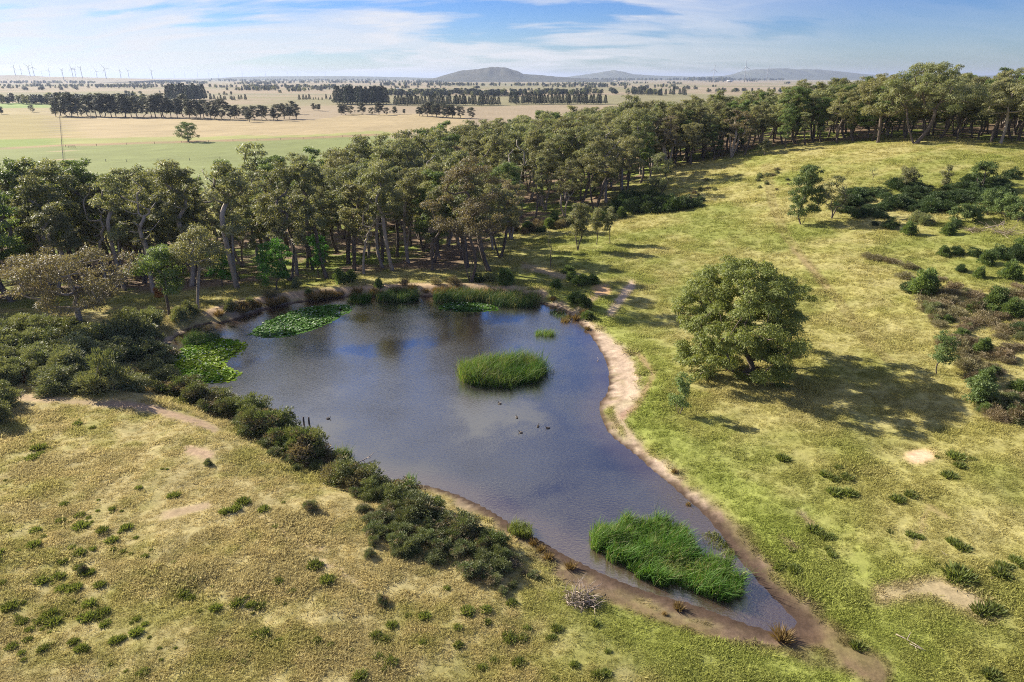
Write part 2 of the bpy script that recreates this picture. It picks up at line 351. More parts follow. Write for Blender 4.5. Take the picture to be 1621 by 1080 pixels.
# ------------------------------------------------------------------ tree builders
def make_tree(seed, h, wid, base=0.42, n_cl=22, clr=1.25, leaves=9000, ll=.34, lw=.11, lean=0.0, stems=1, trunk_r=None, flat=.62,
              leafm='gum', barkm='bark', shape='dome', droop=.55, joined=False, shell=.55, limbs=0):
    rng = np.random.default_rng(seed)
    tr = trunk_r or (0.016 * h + .02)
    tm = MB(); cm_ = MB(); lim = []
    # clump centres inside the crown's envelope
    zc0 = base * h; zc1 = h - clr * .55
    C = []; tries = 0
    while len(C) < n_cl and tries < 4000:
        tries += 1
        u = rng.uniform(0, 1); z = zc0 + (zc1 - zc0) * u ** .8
        if shape == 'dome': rr = math.sqrt(max(0, 1 - ((u - .30) / .74) ** 2))
        elif shape == 'round': rr = math.sqrt(max(0, 1 - ((u - .36) / .68) ** 2))
        elif shape == 'umbrella': rr = .35 + .65 * math.sqrt(max(0, 1 - ((u - .55) / .55) ** 2))
        else: rr = (1 - u) ** .7 * .9 + .1
        a = rng.uniform(0, 2 * math.pi); q = math.sqrt(rng.uniform(shell ** 2, 1)) if rng.uniform() < .8 else rng.uniform(0, shell)
        rad = max(wid * .5 - clr * .8, .1) * rr * q * (1 + .16 * math.sin(2 * a + seed) + .12 * math.sin(3 * a + 2.1 * seed + 4 * u))
        p = np.array([rad * math.cos(a) + lean * z, rad * math.sin(a), z])
        md = clr * (1.05 if tries < 2500 else .7)
        if all(np.linalg.norm((p - c) * np.array([1, 1, 1.3])) > md for c in C): C.append(p)
    C = np.array(C); C = C[np.argsort(np.linalg.norm(C - np.array([lean * zc0, 0, zc0]), axis=1))]
    # trunk(s) and limbs: every clump joins the nearest lower node; radii from the load carried
    nodes = []; parent = []
    top = base * h * rng.uniform(.95, 1.15)
    for s_ in range(stems):
        off = np.array([0., 0, 0]) if stems == 1 else np.array([math.cos(s_ * 2.4), math.sin(s_ * 2.4), 0])
        k = 6; b = None
        wob = rng.normal(size=2) * .035 * h; 
        for i in range(k):
            f = i / (k - 1); z = -0.3 + (top + .3) * f
            p = np.array([lean * z + wob[0] * math.sin(f * 3) * .6, wob[1] * math.sin(f * 2.2) * .6, z]) + off * (.12 * tr + wid * .13 * f)
            nodes.append(p); parent.append(-1 if i == 0 else len(nodes) - 2)
    tips = []
    for c in C:
        A = np.array(nodes); ok = A[:, 2] < c[2] + .15
        ok &= A[:, 2] > min(base * h * .55, c[2] - .3)
        d = np.linalg.norm(A - c, axis=1) + np.where(ok, 0, 1e3) + .25 * np.hypot(A[:, 0] - c[0], A[:, 1] - c[1])
        j = int(np.argmin(d)); p0 = A[j]; prev = j
        m1 = p0 + (c - p0) * .5 + np.array([0, 0, -.10 * np.linalg.norm(c - p0)]) + rng.normal(size=3) * .07 * np.linalg.norm(c - p0)
        nodes.append(m1); parent.append(prev); nodes.append(c - np.array([0, 0, clr * .15])); parent.append(len(nodes) - 2); tips.append(len(nodes) - 1)
    load = np.zeros(len(nodes))
    for t_ in tips:
        j = t_
        while j != -1: load[j] += 1; j = parent[j]
    load = np.maximum(load, 1)
    rad = tr * (load / max(load.max(), 1)) ** .5; rad = np.maximum(rad, .018 + .0012 * h)
    kids = {}
    for i, p in enumerate(parent): kids.setdefault(p, []).append(i)
    def chain(i):
        ch = [parent[i]] if parent[i] >= 0 else []
        while True:
            ch.append(i); k = kids.get(i, [])
            if not k: break
            k = sorted(k, key=lambda q: -load[q])
            for o_ in k[1:]: chain(o_)
            i = k[0]
        pts = np.array([nodes[q] for q in ch]); rr = np.array([rad[q] for q in ch])
        if parent[ch[0]] != -1 or len(ch) > 1: rr[0] = min(rr[0], rr[1] * 1.15) if parent[ch[0]] != -1 else rr[0] * 1.35
        if len(pts) > 2:                                          # smooth the path
            f = np.linspace(0, len(pts) - 1, len(pts) * 2 - 1); ii = np.arange(len(pts))
            pts2 = np.stack([np.interp(f, ii, pts[:, d_]) for d_ in range(3)], 1); pts2[1:-1] = .25 * pts2[:-2] + .5 * pts2[1:-1] + .25 * pts2[2:]
            rr = np.interp(f, ii, rr); pts = pts2
        tgt = tm
        if limbs and parent[ch[0]] != -1 and len(ch) > 2: tgt = MB(); lim.append((load[ch[1]], tgt))
        tgt.tube(pts, rr, 7 if load[ch[-1 if len(ch) < 3 else 1]] > 3 else 5, mi=0)
    for i in kids.get(-1, []): chain(i)
    # foliage
    per = max(8, int(leaves / len(C)))
    for c in C:
        r = clr * rng.uniform(.72, 1.22); n = int(per * (r / clr) ** 2); t0 = rng.uniform(.05, .95)
        sub = rng.integers(3, 6)                                  # a clump is a few tufts
        sc_ = c + unit(rng, sub) * r * np.array([.60, .60, .34])
        who = rng.integers(0, sub, n); u = unit(rng, n); u[:, 2] = np.where(rng.uniform(size=n) < .72, np.abs(u[:, 2]), u[:, 2])
        rr = r * .62 * rng.uniform(.35, 1, n) ** .33
        P = sc_[who] + u * rr[:, None] * np.array([1, 1, flat])
        out_ = u * .8 + (P - c) / r * .6
        D = out_ * .55 + np.array([0, 0, -droop]) + rng.normal(size=(n, 3)) * .38
        tint = np.clip(t0 + rng.normal(size=n) * .16 + u[:, 2] * .10, 0, 1)
        leaf_quads(cm_, P, D, ll * rng.uniform(.65, 1.3, n), lw * rng.uniform(.8, 1.5, n), rng, tint, mi=1 if joined else 0, nrm=out_ + np.array([0, 0, .25]))
    if joined:
        for k in range(len(cm_.v)): pass
        tm.v += cm_.v; tm.tv += cm_.tv; tm.q += [q + tm.n for q in cm_.q]; tm.mi_q += cm_.mi_q; tm.n += cm_.n
        return tm.mesh('tree', [M[barkm], M[leafm]])
    lim.sort(key=lambda q: -q[0])
    for _, q in lim[limbs:]: tm.v += q.v; tm.tv += q.tv; tm.q += [z + tm.n for z in q.q]; tm.t += [z + tm.n for z in q.t]; tm.mi_q += q.mi_q; tm.mi_t += q.mi_t; tm.n += q.n
    return [('trunk', tm.mesh('trunk', M[barkm], True), [('limb', q.mesh('limb', M[barkm], True)) for _, q in lim[:limbs]]), ('crown', cm_.mesh('crown', M[leafm]))]

def make_pine(seed, h, wid, leaves=2600):
    rng = np.random.default_rng(seed); tm = MB(); c = MB()
    tm.tube([(0, 0, -.4), (0, 0, h * .5), (0, 0, h * .96)], [h * .016, h * .010, .03], 6)
    n = leaves; u = rng.uniform(0, 1, n) ** 1.25
    lay = np.floor(u * 13) / 13 + rng.uniform(0, .05, n); a = rng.integers(0, 7, n) * .9 + lay * 17 + rng.normal(size=n) * .28
    rmax = wid * .5 * (1 - lay) ** .62 * (.55 + .45 * vnoise(a * 1.3, lay * 9, seed)); q = rng.uniform(.15, 1, n) ** .6; rr = rmax * q
    P = np.c_[rr * np.cos(a), rr * np.sin(a), h * (.13 + .85 * lay) - rr * .18 + rng.normal(size=n) * .15]
    D = np.c_[np.cos(a), np.sin(a), np.full(n, .1)] + rng.normal(size=(n, 3)) * .5
    leaf_quads(c, P, D, .95 * rng.uniform(.6, 1.2, n), .42, rng, np.clip(q + rng.normal(size=n) * .2, 0, 1))
    return [('trunk', tm.mesh('trunk', M['bark'], True)), ('crown', c.mesh('crown', M['pine']))]

def make_bush(seed, w_, h, leaves=3500, leafm='gorse', ll=.16, lw=.055, lumps=16, lr=.42, stems=9, spiky=.9, barkm='dead', fill=.9, dry=0):
    rng = np.random.default_rng(seed); f = MB(); sm = MB()
    C = []
    for _ in range(lumps * 8):
        u = unit(rng, 1)[0]; u[2] = abs(u[2]); p = u * np.array([w_ * .5 - lr * .5, w_ * .40 - lr * .5, h - lr * .5]) * rng.uniform(.35, 1.05)
        p[2] = max(p[2], lr * .45)
        if all(np.linalg.norm(p - c) > lr * .75 for c in C): C.append(p)
        if len(C) >= lumps: break
    per = leaves // len(C)
    for i, c in enumerate(C):
        r = lr * rng.uniform(.55, 1.4); n = int(per * (r / lr) ** 2); u = unit(rng, n); u[:, 2] = np.where(u[:, 2] < -.35, -u[:, 2], u[:, 2])
        sp_ = c + unit(rng, 6) * r * .6; w6 = rng.integers(0, 6, n)      # sprigs that stand out of the lump
        P = sp_[w6] + u * r * .58 * rng.uniform(.3, 1, (n, 1)) ** .5 * np.array([1, 1, 1.05])
        D = u * spiky + (sp_[w6] - c) / r * .6 + np.array([0, 0, .45]) + rng.normal(size=(n, 3)) * .4
        t0 = rng.uniform(0, 1)
        leaf_quads(f, P, D, ll * rng.uniform(.6, 1.5, n), lw * rng.uniform(.7, 1.3, n), rng, np.clip(t0 + rng.normal(size=n) * .18, 0, 1), mi=1 if i < dry else 0, nrm=None if spiky > 1 else u + np.array([0, 0, .3]), jit=.7)
    for i in range(stems):
        c = C[rng.integers(0, len(C))]; b = np.array([c[0] * .25 + rng.normal() * .08, c[1] * .25 + rng.normal() * .08, -.15])
        mid = b * .5 + c * .5 + rng.normal(size=3) * .1
        sm.tube([b, mid, c], [.035 * h ** .5, .026 * h ** .5, .012], 5)
    return [('stems', sm.mesh('stems', M[barkm])), ('foliage', f.mesh('foliage', [M[leafm], M['scrub']]))]

def make_tussock(seed, w_=.55, h=.5, n=170, mat='tussock', lw=.022):
    rng = np.random.default_rng(seed); f = MB()
    a = rng.uniform(0, 2 * math.pi, n); q = rng.uniform(0, 1, n) ** .6; P = np.c_[np.cos(a) * q * w_ * .28, np.sin(a) * q * w_ * .28, np.full(n, -.05)]
    D = np.c_[np.cos(a) * q * .9, np.sin(a) * q * .9, np.ones(n)] + rng.normal(size=(n, 3)) * .22
    leaf_quads(f, P, D, h * 1.1 * rng.uniform(.55, 1.15, n), lw * 1.6, rng, rng.uniform(0, 1, n))
    return f.mesh('tussock', M[mat])

# ------------------------------------------------------------------ ground sheet
def axis(segs):
    a = []
    for s0, s1, st in segs: a += list(np.arange(s0, s1, st))
    return a
def geo(a, b, ratio, first):
    o = []; x = a; st = first
    while x < b: o.append(x); x += st; st *= ratio
    o.append(b); return o
xs = axis([(-120, -62, 1.2), (-62, 62, .44), (62, 130, 1.2)])
right = geo(130, 34000, 1.055, 2.6); left = [-v for v in geo(120, 34000, 1.05, 2.4)][::-1]
xs = np.array(left + xs[1:] + right)
ys = axis([(-60, 18, 6), (18, 24, 2), (24, 110, .44), (110, 250, 1.3)])
ys = np.array([-3000, -800, -250, -120] + ys + geo(250, 34000, 1.028, 2.2))
GX, GY = np.meshgrid(xs, ys); gx = GX.ravel(); gy = GY.ravel()
gsd = pond_sd(gx, gy); gz = height(gx, gy, gsd)
gp = np.c_[gx, gy, gz]

def ground_colour(x, y, z, sd):
    """real surface colour of the ground: pasture, straw, litter, mud and sand, by where they lie"""
    px, py, zc = project(np.c_[x, y, z]); ok = zc > 5
    px = np.where(ok, px, -9999); py = np.where(ok, py, 9999)
    n1 = fbm(x / 14, y / 14, 40, 4); n2 = fbm(x / 3.2, y / 3.2, 50, 4); n3 = fbm(x / .9, y / .9, 60, 3); nb = fbm(x / 40, y / 40, 77, 3)
    j1 = (fbm(x / 2.5, y / 2.5, 90, 4) - .5); C3 = lambda c: np.array(c)[None]
    straw = C3((.318,.284,.125)); green = C3((.182,.200,.047)); lush = C3((.190,.232,.042)); olive = C3((.255,.240,.070)); brown = C3((.235,.150,.090))
    mixf = lambda a, b, f: a * (1 - f[:, None]) + b * f[:, None]
    # right-hand pasture
    dry = sstep(.40, .66, n1 * .5 + n2 * .35 + n3 * .15)
    right_c = mixf(mixf(np.repeat(green, len(x), 0), np.repeat(olive, len(x), 0), sstep(.25, .62, n1)), np.repeat(straw, len(x), 0), dry * .45)
    # left-hand bank: much drier
    dl = sstep(.36, .60, n1 * .3 + n2 * .45 + n3 * .25)
    left_c = mixf(mixf(np.repeat(olive, len(x), 0), np.repeat(green * .9, len(x), 0), sstep(.50, .68, n2) * .8), np.repeat(straw * np.array([1.1, 1.02, 1.05]), len(x), 0), dl * .72)
    side = sstep(-3, 5, (x - (4 + (55 - y) * .36)) + j1 * 6)       # right of the pond's axis
    c = mixf(left_c, right_c, np.where(y > 95, 1.0, side))
    # grass greener beside the right shore and the lower tip
    lm = sstep(13, 4, sd + j1 * 9) * sstep(1.2, 3.0, sd) * sstep(-2, 8, x + (y - 30) * .05)
    c = mixf(c, np.repeat(lush, len(x), 0), lm * .65 * np.where(y > 100, .3, 1) * np.where(x > 0, 1, .2))
    # forest litter
    fm = inpoly(x, y, FOREST) * 1.0
    fd = distline(x, y, FOREST, True); fm = np.where(fm > 0, sstep(0, 9, fd + j1 * 5), 0)
    litter = mixf(np.repeat(C3((.170,.125,.075)), len(x), 0), np.repeat(C3((.175,.215,.045)), len(x), 0), sstep(.47, .60, n1 * .6 + n2 * .4))
    c = mixf(c, litter, fm)
    # far paddocks
    far = sstep(235, 330, np.hypot(x, y)) * (1 - fm)
    strip = fbm(x / 420 + 3, y / 300, 120, 3); strip2 = fbm(x / 900, y / 260, 130, 2)
    far_c = mixf(np.repeat(C3((.310,.250,.165)), len(x), 0), np.repeat(C3((.235,.215,.115)), len(x), 0), sstep(.5, .62, strip))
    far_c = mixf(far_c, np.repeat(C3((.20,.20,.115)), len(x), 0), sstep(.60, .70, strip2) * .7)
    c = mixf(c, far_c, far)
    c = c * (1 + (np.array([.20, .18, .32]) * (1 - far)[:, None]))
    for poly, col in PADDOCKS:
        m = inpoly(px, py + j1 * 3, poly) & (far > .02)
        c[m] = np.array(col) * (0.86 + .28 * n1[m] + .16 * (n2[m] - .5))[:, None]
    # pixel-traced marks: tracks, bare earth
    for pts, wpx, col, st in MARKS:
        d = distline(px, py + j1 * wpx * .8, pts) if len(pts) > 1 else np.hypot(px - pts[0][0], (py - pts[0][1]) * 2.0) + j1 * wpx
        c = mixf(c, np.repeat(C3(col), len(x), 0), sstep(wpx, wpx * .35, d) * st * np.where(ok, 1, 0) * (.6 + .8 * n2).clip(0, 1))
    # bare shore: pale sand on the right and the far bank, dark mud along the tip
    wide = .9 + 3.6 * np.exp(-((y - 77) / 8) ** 2) * (x > 0) + .8 * (y < 62) * (x > 4) + .5 * (y < 40)
    wide = wide * (.25 + 1.5 * fbm(x / 5, y / 5, 140, 3)); n4 = fbm(x / .45, y / .45, 150, 2)
    shore = sstep(wide + .9, wide * .5, sd + j1 * 3.0 + (n3 - .5) * 1.6) * (.75 + .25 * sstep(.35, .5, n3))
    sandc = mixf(np.repeat(C3((.185,.120,.078)), len(x), 0), np.repeat(C3((.43,.33,.245)), len(x), 0), sstep(.34, .60, n2 * .7 + n3 * .3 + .10 * np.exp(-((sd - 1.9) / 1.0) ** 2)) * np.where(y < 46, .30, 1))
    sandc = sandc * ((.70 + .6 * n4) * (1 - .38 * sstep(48, 40, y)))[:, None]
    c = mixf(c, sandc, shore)
    c = mixf(c, np.repeat(C3((.075,.050,.036)), len(x), 0), sstep(.8, .15, (sd + (n4 - .5) * .7) / (1 + 1.2 * sstep(52, 40, y))))
    c *= (.84 + .32 * n3)[:, None]
    return np.clip(c, .01, .6)
FRONT = [(-160,520),(-60,500),(40,478),(150,470),(240,474),(290,470),(350,463),(420,452),(520,441),(620,436),(700,435),(775,432),(800,400),(840,366),(905,346),(975,330),
 (1000,300),(1060,270),(1110,258),(1200,242),(1290,228),(1350,226),(1420,221),(1500,220),(1560,226),(1640,229),(1800,238)]
FOREST = [tuple(g(*p)[:2]) for p in FRONT] + [(330,240),(300,330),(190,400),(40,430),(-15,350),(-38,270),(-50,225),(-66,196),(-95,172),(-150,165),(-200,150)]
PADDOCKS = [([(-200,181),(88,181),(93,219),(-200,223)], (.300,.250,.105)), ([(93,182),(480,191),(560,181),(730,181),(760,205),(600,214),(480,219),(110,219)], (.370,.295,.165)),
 ([(93,184),(110,184),(125,219),(96,219)], (.33,.27,.12)), ([(-200,223),(93,219),(97,231),(-200,236)], (.215,.275,.070)), ([(97,219),(480,214),(600,207),(640,214),(500,222),(100,231)], (.300,.305,.110)),
 ([(-200,236),(97,231),(600,212),(700,240),(500,330),(-200,330)], (.205,.235,.085)), ([(-200,171),(84,168),(84,181),(-200,183)], (.33,.275,.14)), ([(-200,166),(84,163),(84,170),(-200,173)], (.22,.30,.09))]
MARKS = [([(0,235),(40,233),(97,230),(150,229),(210,227),(330,223),(420,221),(520,217),(600,213)], 2.2, (.33,.22,.13), .9), ([(92,180),(96,205),(98,232),(103,283)], 1.6, (.46,.33,.22), .8),
 ([(1214,262),(1222,320),(1245,375),(1285,425),(1330,480),(1370,535),(1410,575)], 8, (.225,.185,.075), .4), ([(1255,395),(1285,425),(1310,455)], 6, (.245,.165,.100), .5),
 ([(1208,262),(1217,320),(1239,375),(1279,425),(1324,480),(1364,535),(1404,575)], 3, (.205,.165,.075), .42), ([(1219,262),(1228,320),(1251,375),(1292,425),(1337,480),(1377,535),(1417,575)], 3, (.205,.165,.075), .42),
 ([(932,526),(958,545),(985,570),(1000,595),(1000,620),(985,648)], 20, (.45,.35,.26), .95), ([(978,655),(1003,700),(1055,750),(1105,795),(1150,845),(1200,910),(1245,955)], 8, (.38,.285,.20), .8),
 ([(1455,722)], 30, (.56,.38,.25), 1.0), ([(1000,452),(985,470),(968,495)], 10, (.50,.38,.27), .95), ([(905,500),(940,470),(960,455)], 9, (.44,.31,.21), .8), ([(945,455),(960,460)], 12, (.50,.30,.16), .7),
 ([(20,628),(70,633),(140,637),(220,642),(290,660),(340,680)], 8, (.36,.25,.17), .7), ([(180,637),(250,650),(320,672)], 10, (.34,.235,.16), .6), ([(300,712),(330,722)], 13, (.41,.27,.20), .7),
 ([(500,885),(540,905),(575,935)], 5, (.40,.28,.19), .6), ([(410,815),(450,845),(520,875)], 4, (.40,.28,.19), .6), ([(260,815),(330,800)], 9, (.40,.28,.20), .6),
 ([(880,905),(960,945),(1040,975),(1130,1005),(1230,1015),(1300,1010)], 13, (.150,.095,.062), .8), ([(1270,990),(1330,1025),(1390,1070)], 34, (.150,.095,.066), .95), ([(1400,940),(1480,930),(1560,965)], 26, (.36,.27,.18), .7),
 ([(330,497),(400,478),(480,466),(560,459),(640,455),(720,455),(800,459),(860,466)], 11, (.42,.30,.195), .95), ([(830,420),(880,435),(915,440)], 8, (.34,.25,.17), .7),
 ([(1010,560),(1035,590),(1010,640),(985,660)], 8, (.28,.165,.115), .65), ([(1450,870),(1470,800),(1500,820)], 6, (.25,.16,.10), .5), ([(1265,810),(1290,835)], 6, (.34,.25,.18), .6), ([(1240,850),(1262,870)], 6, (.34,.25,.18), .6)]
BANK = [i for i, q in enumerate(MARKS) if q[0][0] == (330, 497)][0]
gc = ground_colour(gx, gy, gz, gsd)
nx, ny = len(xs), len(ys)
ii = (np.arange(ny - 1)[:, None] * nx + np.arange(nx - 1)[None]).ravel()
gm = MB().add(gp, np.stack([ii, ii + 1, ii + nx + 1, ii + nx], 1))
m, t, o = newmat('pasture_ground')
at = t.nodes.new('ShaderNodeAttribute'); at.attribute_name = 'gcol'
geo_n = t.nodes.new('ShaderNodeNewGeometry')
f1 = noise(t, 1.6, 8, .68, vec=geo_n.outputs['Position']); f2 = noise(t, 7.0, 5, .6, vec=geo_n.outputs['Position']); f3 = noise(t, .012, 6, .6, vec=geo_n.outputs['Position'])
k = mth('MULTIPLY', mrange(t, f1, .25, .75, .62, 1.36), mrange(t, f2, .3, .7, .84, 1.14), tree=t); k = mth('MULTIPLY', k, mrange(t, f3, .3, .7, .90, 1.10), tree=t)
hs = t.nodes.new('ShaderNodeHueSaturation'); t.links.new(at.outputs['Color'], hs.inputs['Color']); t.links.new(k, hs.inputs['Value'])
p = t.nodes.new('ShaderNodeBsdfPrincipled'); t.links.new(hs.outputs[0], p.inputs['Base Color']); p.inputs['Roughness'].default_value = .95; p.inputs['Specular IOR Level'].default_value = .1
bmp = t.nodes.new('ShaderNodeBump'); bmp.inputs['Strength'].default_value = .55; bmp.inputs['Distance'].default_value = .10
t.links.new(f1, bmp.inputs['Height']); t.links.new(bmp.outputs[0], p.inputs['Normal']); t.links.new(p.outputs[0], o.inputs[0])
M['ground'] = m
gme = gm.mesh('ground', m, True)
ca = gme.attributes.new('gcol', 'FLOAT_COLOR', 'POINT'); ca.data.foreach_set('color', np.c_[gc, np.ones(len(gc))].astype(np.float32).ravel())
tag(obj('ground', gme), kind='structure')

# ------------------------------------------------------------------ pond water
m, t, o = newmat('pond_water')
geo_n = t.nodes.new('ShaderNodeNewGeometry')
mp = t.nodes.new('ShaderNodeMapping'); mp.inputs['Rotation'].default_value = (0, 0, R(25)); mp.inputs['Scale'].default_value = (1, 1.7, 1); t.links.new(geo_n.outputs['Position'], mp.inputs[0])
n1 = noise(t, 3.4, 3, .55, vec=mp.outputs[0]); n2 = noise(t, 9.0, 2, .5, vec=mp.outputs[0]); n3 = noise(t, .09, 3, .5, vec=geo_n.outputs['Position'])
hh = mth('ADD', n1, mth('MULTIPLY', n2, .35, tree=t), tree=t)
b = t.nodes.new('ShaderNodeBump'); t.links.new(mrange(t, n3, .38, .62, .07, .38), b.inputs['Strength']); b.inputs['Distance'].default_value = .10; t.links.new(hh, b.inputs['Height'])
p = t.nodes.new('ShaderNodeBsdfDiffuse'); wa = t.nodes.new('ShaderNodeAttribute'); wa.attribute_name = 'tint'; t.links.new(rgbmix(t, wa.outputs['Fac'], (.028,.025,.026), (.075,.050,.037)), p.inputs[0])
gl = t.nodes.new('ShaderNodeBsdfGlossy'); gl.inputs['Roughness'].default_value = .06; gl.inputs[0].default_value = (1.0,.96,.80,1); t.links.new(b.outputs[0], gl.inputs['Normal'])
fr = t.nodes.new('ShaderNodeFresnel'); fr.inputs[0].default_value = 1.8; t.links.new(b.outputs[0], fr.inputs['Normal'])
mx = t.nodes.new('ShaderNodeMixShader'); t.links.new(mth('ADD', mth('MULTIPLY', fr.outputs[0], 1.9, tree=t), .13, tree=t, clamp=True), mx.inputs[0])
t.links.new(p.outputs[0], mx.inputs[1]); t.links.new(gl.outputs[0], mx.inputs[2]); t.links.new(mx.outputs[0], o.inputs[0]); M['water'] = m
pc = np.array(POND); lo_, hi_ = pc.min(0) - 2, pc.max(0) + 2
wx = np.arange(lo_[0], hi_[0], .5); wy = np.arange(lo_[1], hi_[1], .5); WX, WY = np.meshgrid(wx, wy); wsd = pond_sd(WX.ravel(), WY.ravel()).reshape(WX.shape)
keep = np.minimum.reduce([wsd[:-1, :-1], wsd[1:, :-1], wsd[:-1, 1:], wsd[1:, 1:]]) < 1.2
wi = (np.arange(len(wy) - 1)[:, None] * len(wx) + np.arange(len(wx) - 1)[None])[keep]; quad = np.stack([wi, wi + 1, wi + len(wx) + 1, wi + len(wx)], 1)
uq, inv = np.unique(quad, return_inverse=True)
wv_ = np.c_[WX.ravel()[uq], WY.ravel()[uq], np.zeros(len(uq))]
shal = np.clip(sstep(-3.2, -.2, wsd.ravel()[uq]) * .9 + sstep(52, 38, wv_[:, 1]) * .55, 0, 1)     # murky where it is shallow
wo = obj('pond_water', MB().add(wv_, inv.reshape(-1, 4), None, shal).mesh('pond_water', m)); tag(wo, kind='structure')

# ------------------------------------------------------------------ far ridges and hills
def ridge(name, prof, dist, depth, mat, seed=0):
    prof = np.array(prof, float)
    us = np.linspace(prof[0, 0], prof[-1, 0], max(40, int((prof[-1, 0] - prof[0, 0]) / 2.5))); pyy = np.interp(us, prof[:, 0], prof[:, 1])
    X = []; nv = 25
    for u, v in zip(us, pyy):
        d = ray(u, v); s = dist / d[1]; top = CAMZ + d[2] * s
        hgt = max(top + 8.0, 1.0)
        hgt += (vnoise(np.array([u * .25]), np.array([3.3]), seed)[0] - .5) * .08 * hgt
        for k in range(nv):
            f = (k / (nv - 1) - .5) * 2
            q = math.exp(-(f * 1.9) ** 2) * (1 + .16 * (vnoise(np.array([u * .12 + 9]), np.array([f * 3.0]), seed + 5)[0] - .5) * (abs(f) > .12))
            X.append((d[0] * s, dist + f * depth, -8.0 - 2.0 * (abs(f) > .98) + hgt * (q - .0271)))
    nu = len(us); a = (np.arange(nu - 1)[:, None] * nv + np.arange(nv - 1)[None]).ravel()
    me = MB().add(X, np.stack([a, a + nv, a + nv + 1, a + 1], 1)).mesh(name, mat, True)
    return tag(obj(name, me), kind='structure')
M['hill'] = plainmat('hill_grass_and_scrub', (.030,.040,.034), (.085,.080,.052), .004, .95)
M['ridge'] = plainmat('far_grass_ridge', (.30,.23,.15), (.20,.18,.11), .0022, .95)
M['range'] = plainmat('far_wooded_range', (.07,.085,.06), (.11,.115,.075), .001, .95)
ridge('hill', [(672,127),(690,123.5),(705,118.5),(722,113.5),(735,110.5),(748,110),(757,108.5),(770,106.3),(782,105.6),(798,106.2),(808,108.5),(820,112.5),(828,117),(850,118.2),(875,120.5),(905,123),(960,126.5)], 7200, 1100, M['hill'], 3)
ridge('ridge', [(-120,119),(-40,119),(0,120),(18,118.2),(28,119),(60,121),(120,122),(200,124),(262,126.5)], 6400, 1200, M['ridge'], 8)
ridge('mountain_range', [(895,122),(925,118),(942,115.5),(958,112.5),(972,110.6),(985,113),(1000,117),(1040,119.5),(1100,121.5),(1150,120),(1168,116.5),(1180,112),(1198,109.2),(1215,108.3),(1238,107.2),(1258,110),(1275,108.6),(1300,109.8),(1335,114),(1365,117.5),(1420,119.5),(1520,119),(1621,120),(1720,122)], 12500, 1800, M['range'], 12)
ridge('low_ridge', [(330,125),(380,121.5),(440,120.6),(520,120.2),(590,121.0),(650,122.5),(700,124)], 11000, 1600, M['range'], 15)

# ------------------------------------------------------------------ scatter by geometry nodes (for stuff only)
def scatter(name, P, rotz, scl, pick, protos, col=None, tilt=None):
    pcol = bpy.data.collections.new(name + '_source')
    for i, me in enumerate(protos):
        q = bpy.data.objects.new('%s_source_%02d' % (name, i), me); pcol.objects.link(q)
    me = bpy.data.meshes.new(name); me.vertices.add(len(P)); me.vertices.foreach_set('co', np.asarray(P, np.float32).ravel())
    rot = np.zeros((len(P), 3), np.float32); rot[:, 2] = rotz
    if tilt is not None: rot[:, :2] = tilt
    a = me.attributes.new('rot', 'FLOAT_VECTOR', 'POINT'); a.data.foreach_set('vector', rot.ravel())
    sc3 = np.asarray(scl, np.float32); sc3 = np.repeat(sc3[:, None], 3, 1) if sc3.ndim == 1 else sc3
    a = me.attributes.new('scl', 'FLOAT_VECTOR', 'POINT'); a.data.foreach_set('vector', sc3.ravel())
    a = me.attributes.new('pick', 'INT', 'POINT'); a.data.foreach_set('value', np.asarray(pick, np.int32))
    if col is not None:
        a = me.attributes.new('gcol', 'FLOAT_COLOR', 'POINT'); a.data.foreach_set('color', np.c_[col, np.ones(len(P))].astype(np.float32).ravel())
    ob = obj(name, me)
    ng = bpy.data.node_groups.new(name, 'GeometryNodeTree')
    ng.interface.new_socket(name='Geometry', in_out='INPUT', socket_type='NodeSocketGeometry'); ng.interface.new_socket(name='Geometry', in_out='OUTPUT', socket_type='NodeSocketGeometry')
    gi = ng.nodes.new('NodeGroupInput'); go = ng.nodes.new('NodeGroupOutput'); iop = ng.nodes.new('GeometryNodeInstanceOnPoints'); ci = ng.nodes.new('GeometryNodeCollectionInfo')
    ci.inputs['Collection'].default_value = pcol; ci.inputs['Separate Children'].default_value = True; ci.inputs['Reset Children'].default_value = True
    def na(nm, dt):
        n = ng.nodes.new('GeometryNodeInputNamedAttribute'); n.data_type = dt; n.inputs['Name'].default_value = nm; return n.outputs['Attribute']
    ng.links.new(gi.outputs[0], iop.inputs['Points']); ng.links.new(ci.outputs[0], iop.inputs['Instance']); iop.inputs['Pick Instance'].default_value = True
    ng.links.new(na('pick', 'INT'), iop.inputs['Instance Index']); ng.links.new(na('rot', 'FLOAT_VECTOR'), iop.inputs['Rotation']); ng.links.new(na('scl', 'FLOAT_VECTOR'), iop.inputs['Scale'])
    ng.links.new(iop.outputs[0], go.inputs[0])
    md = ob.modifiers.new('scatter', 'NODES'); md.node_group = ng
    return ob

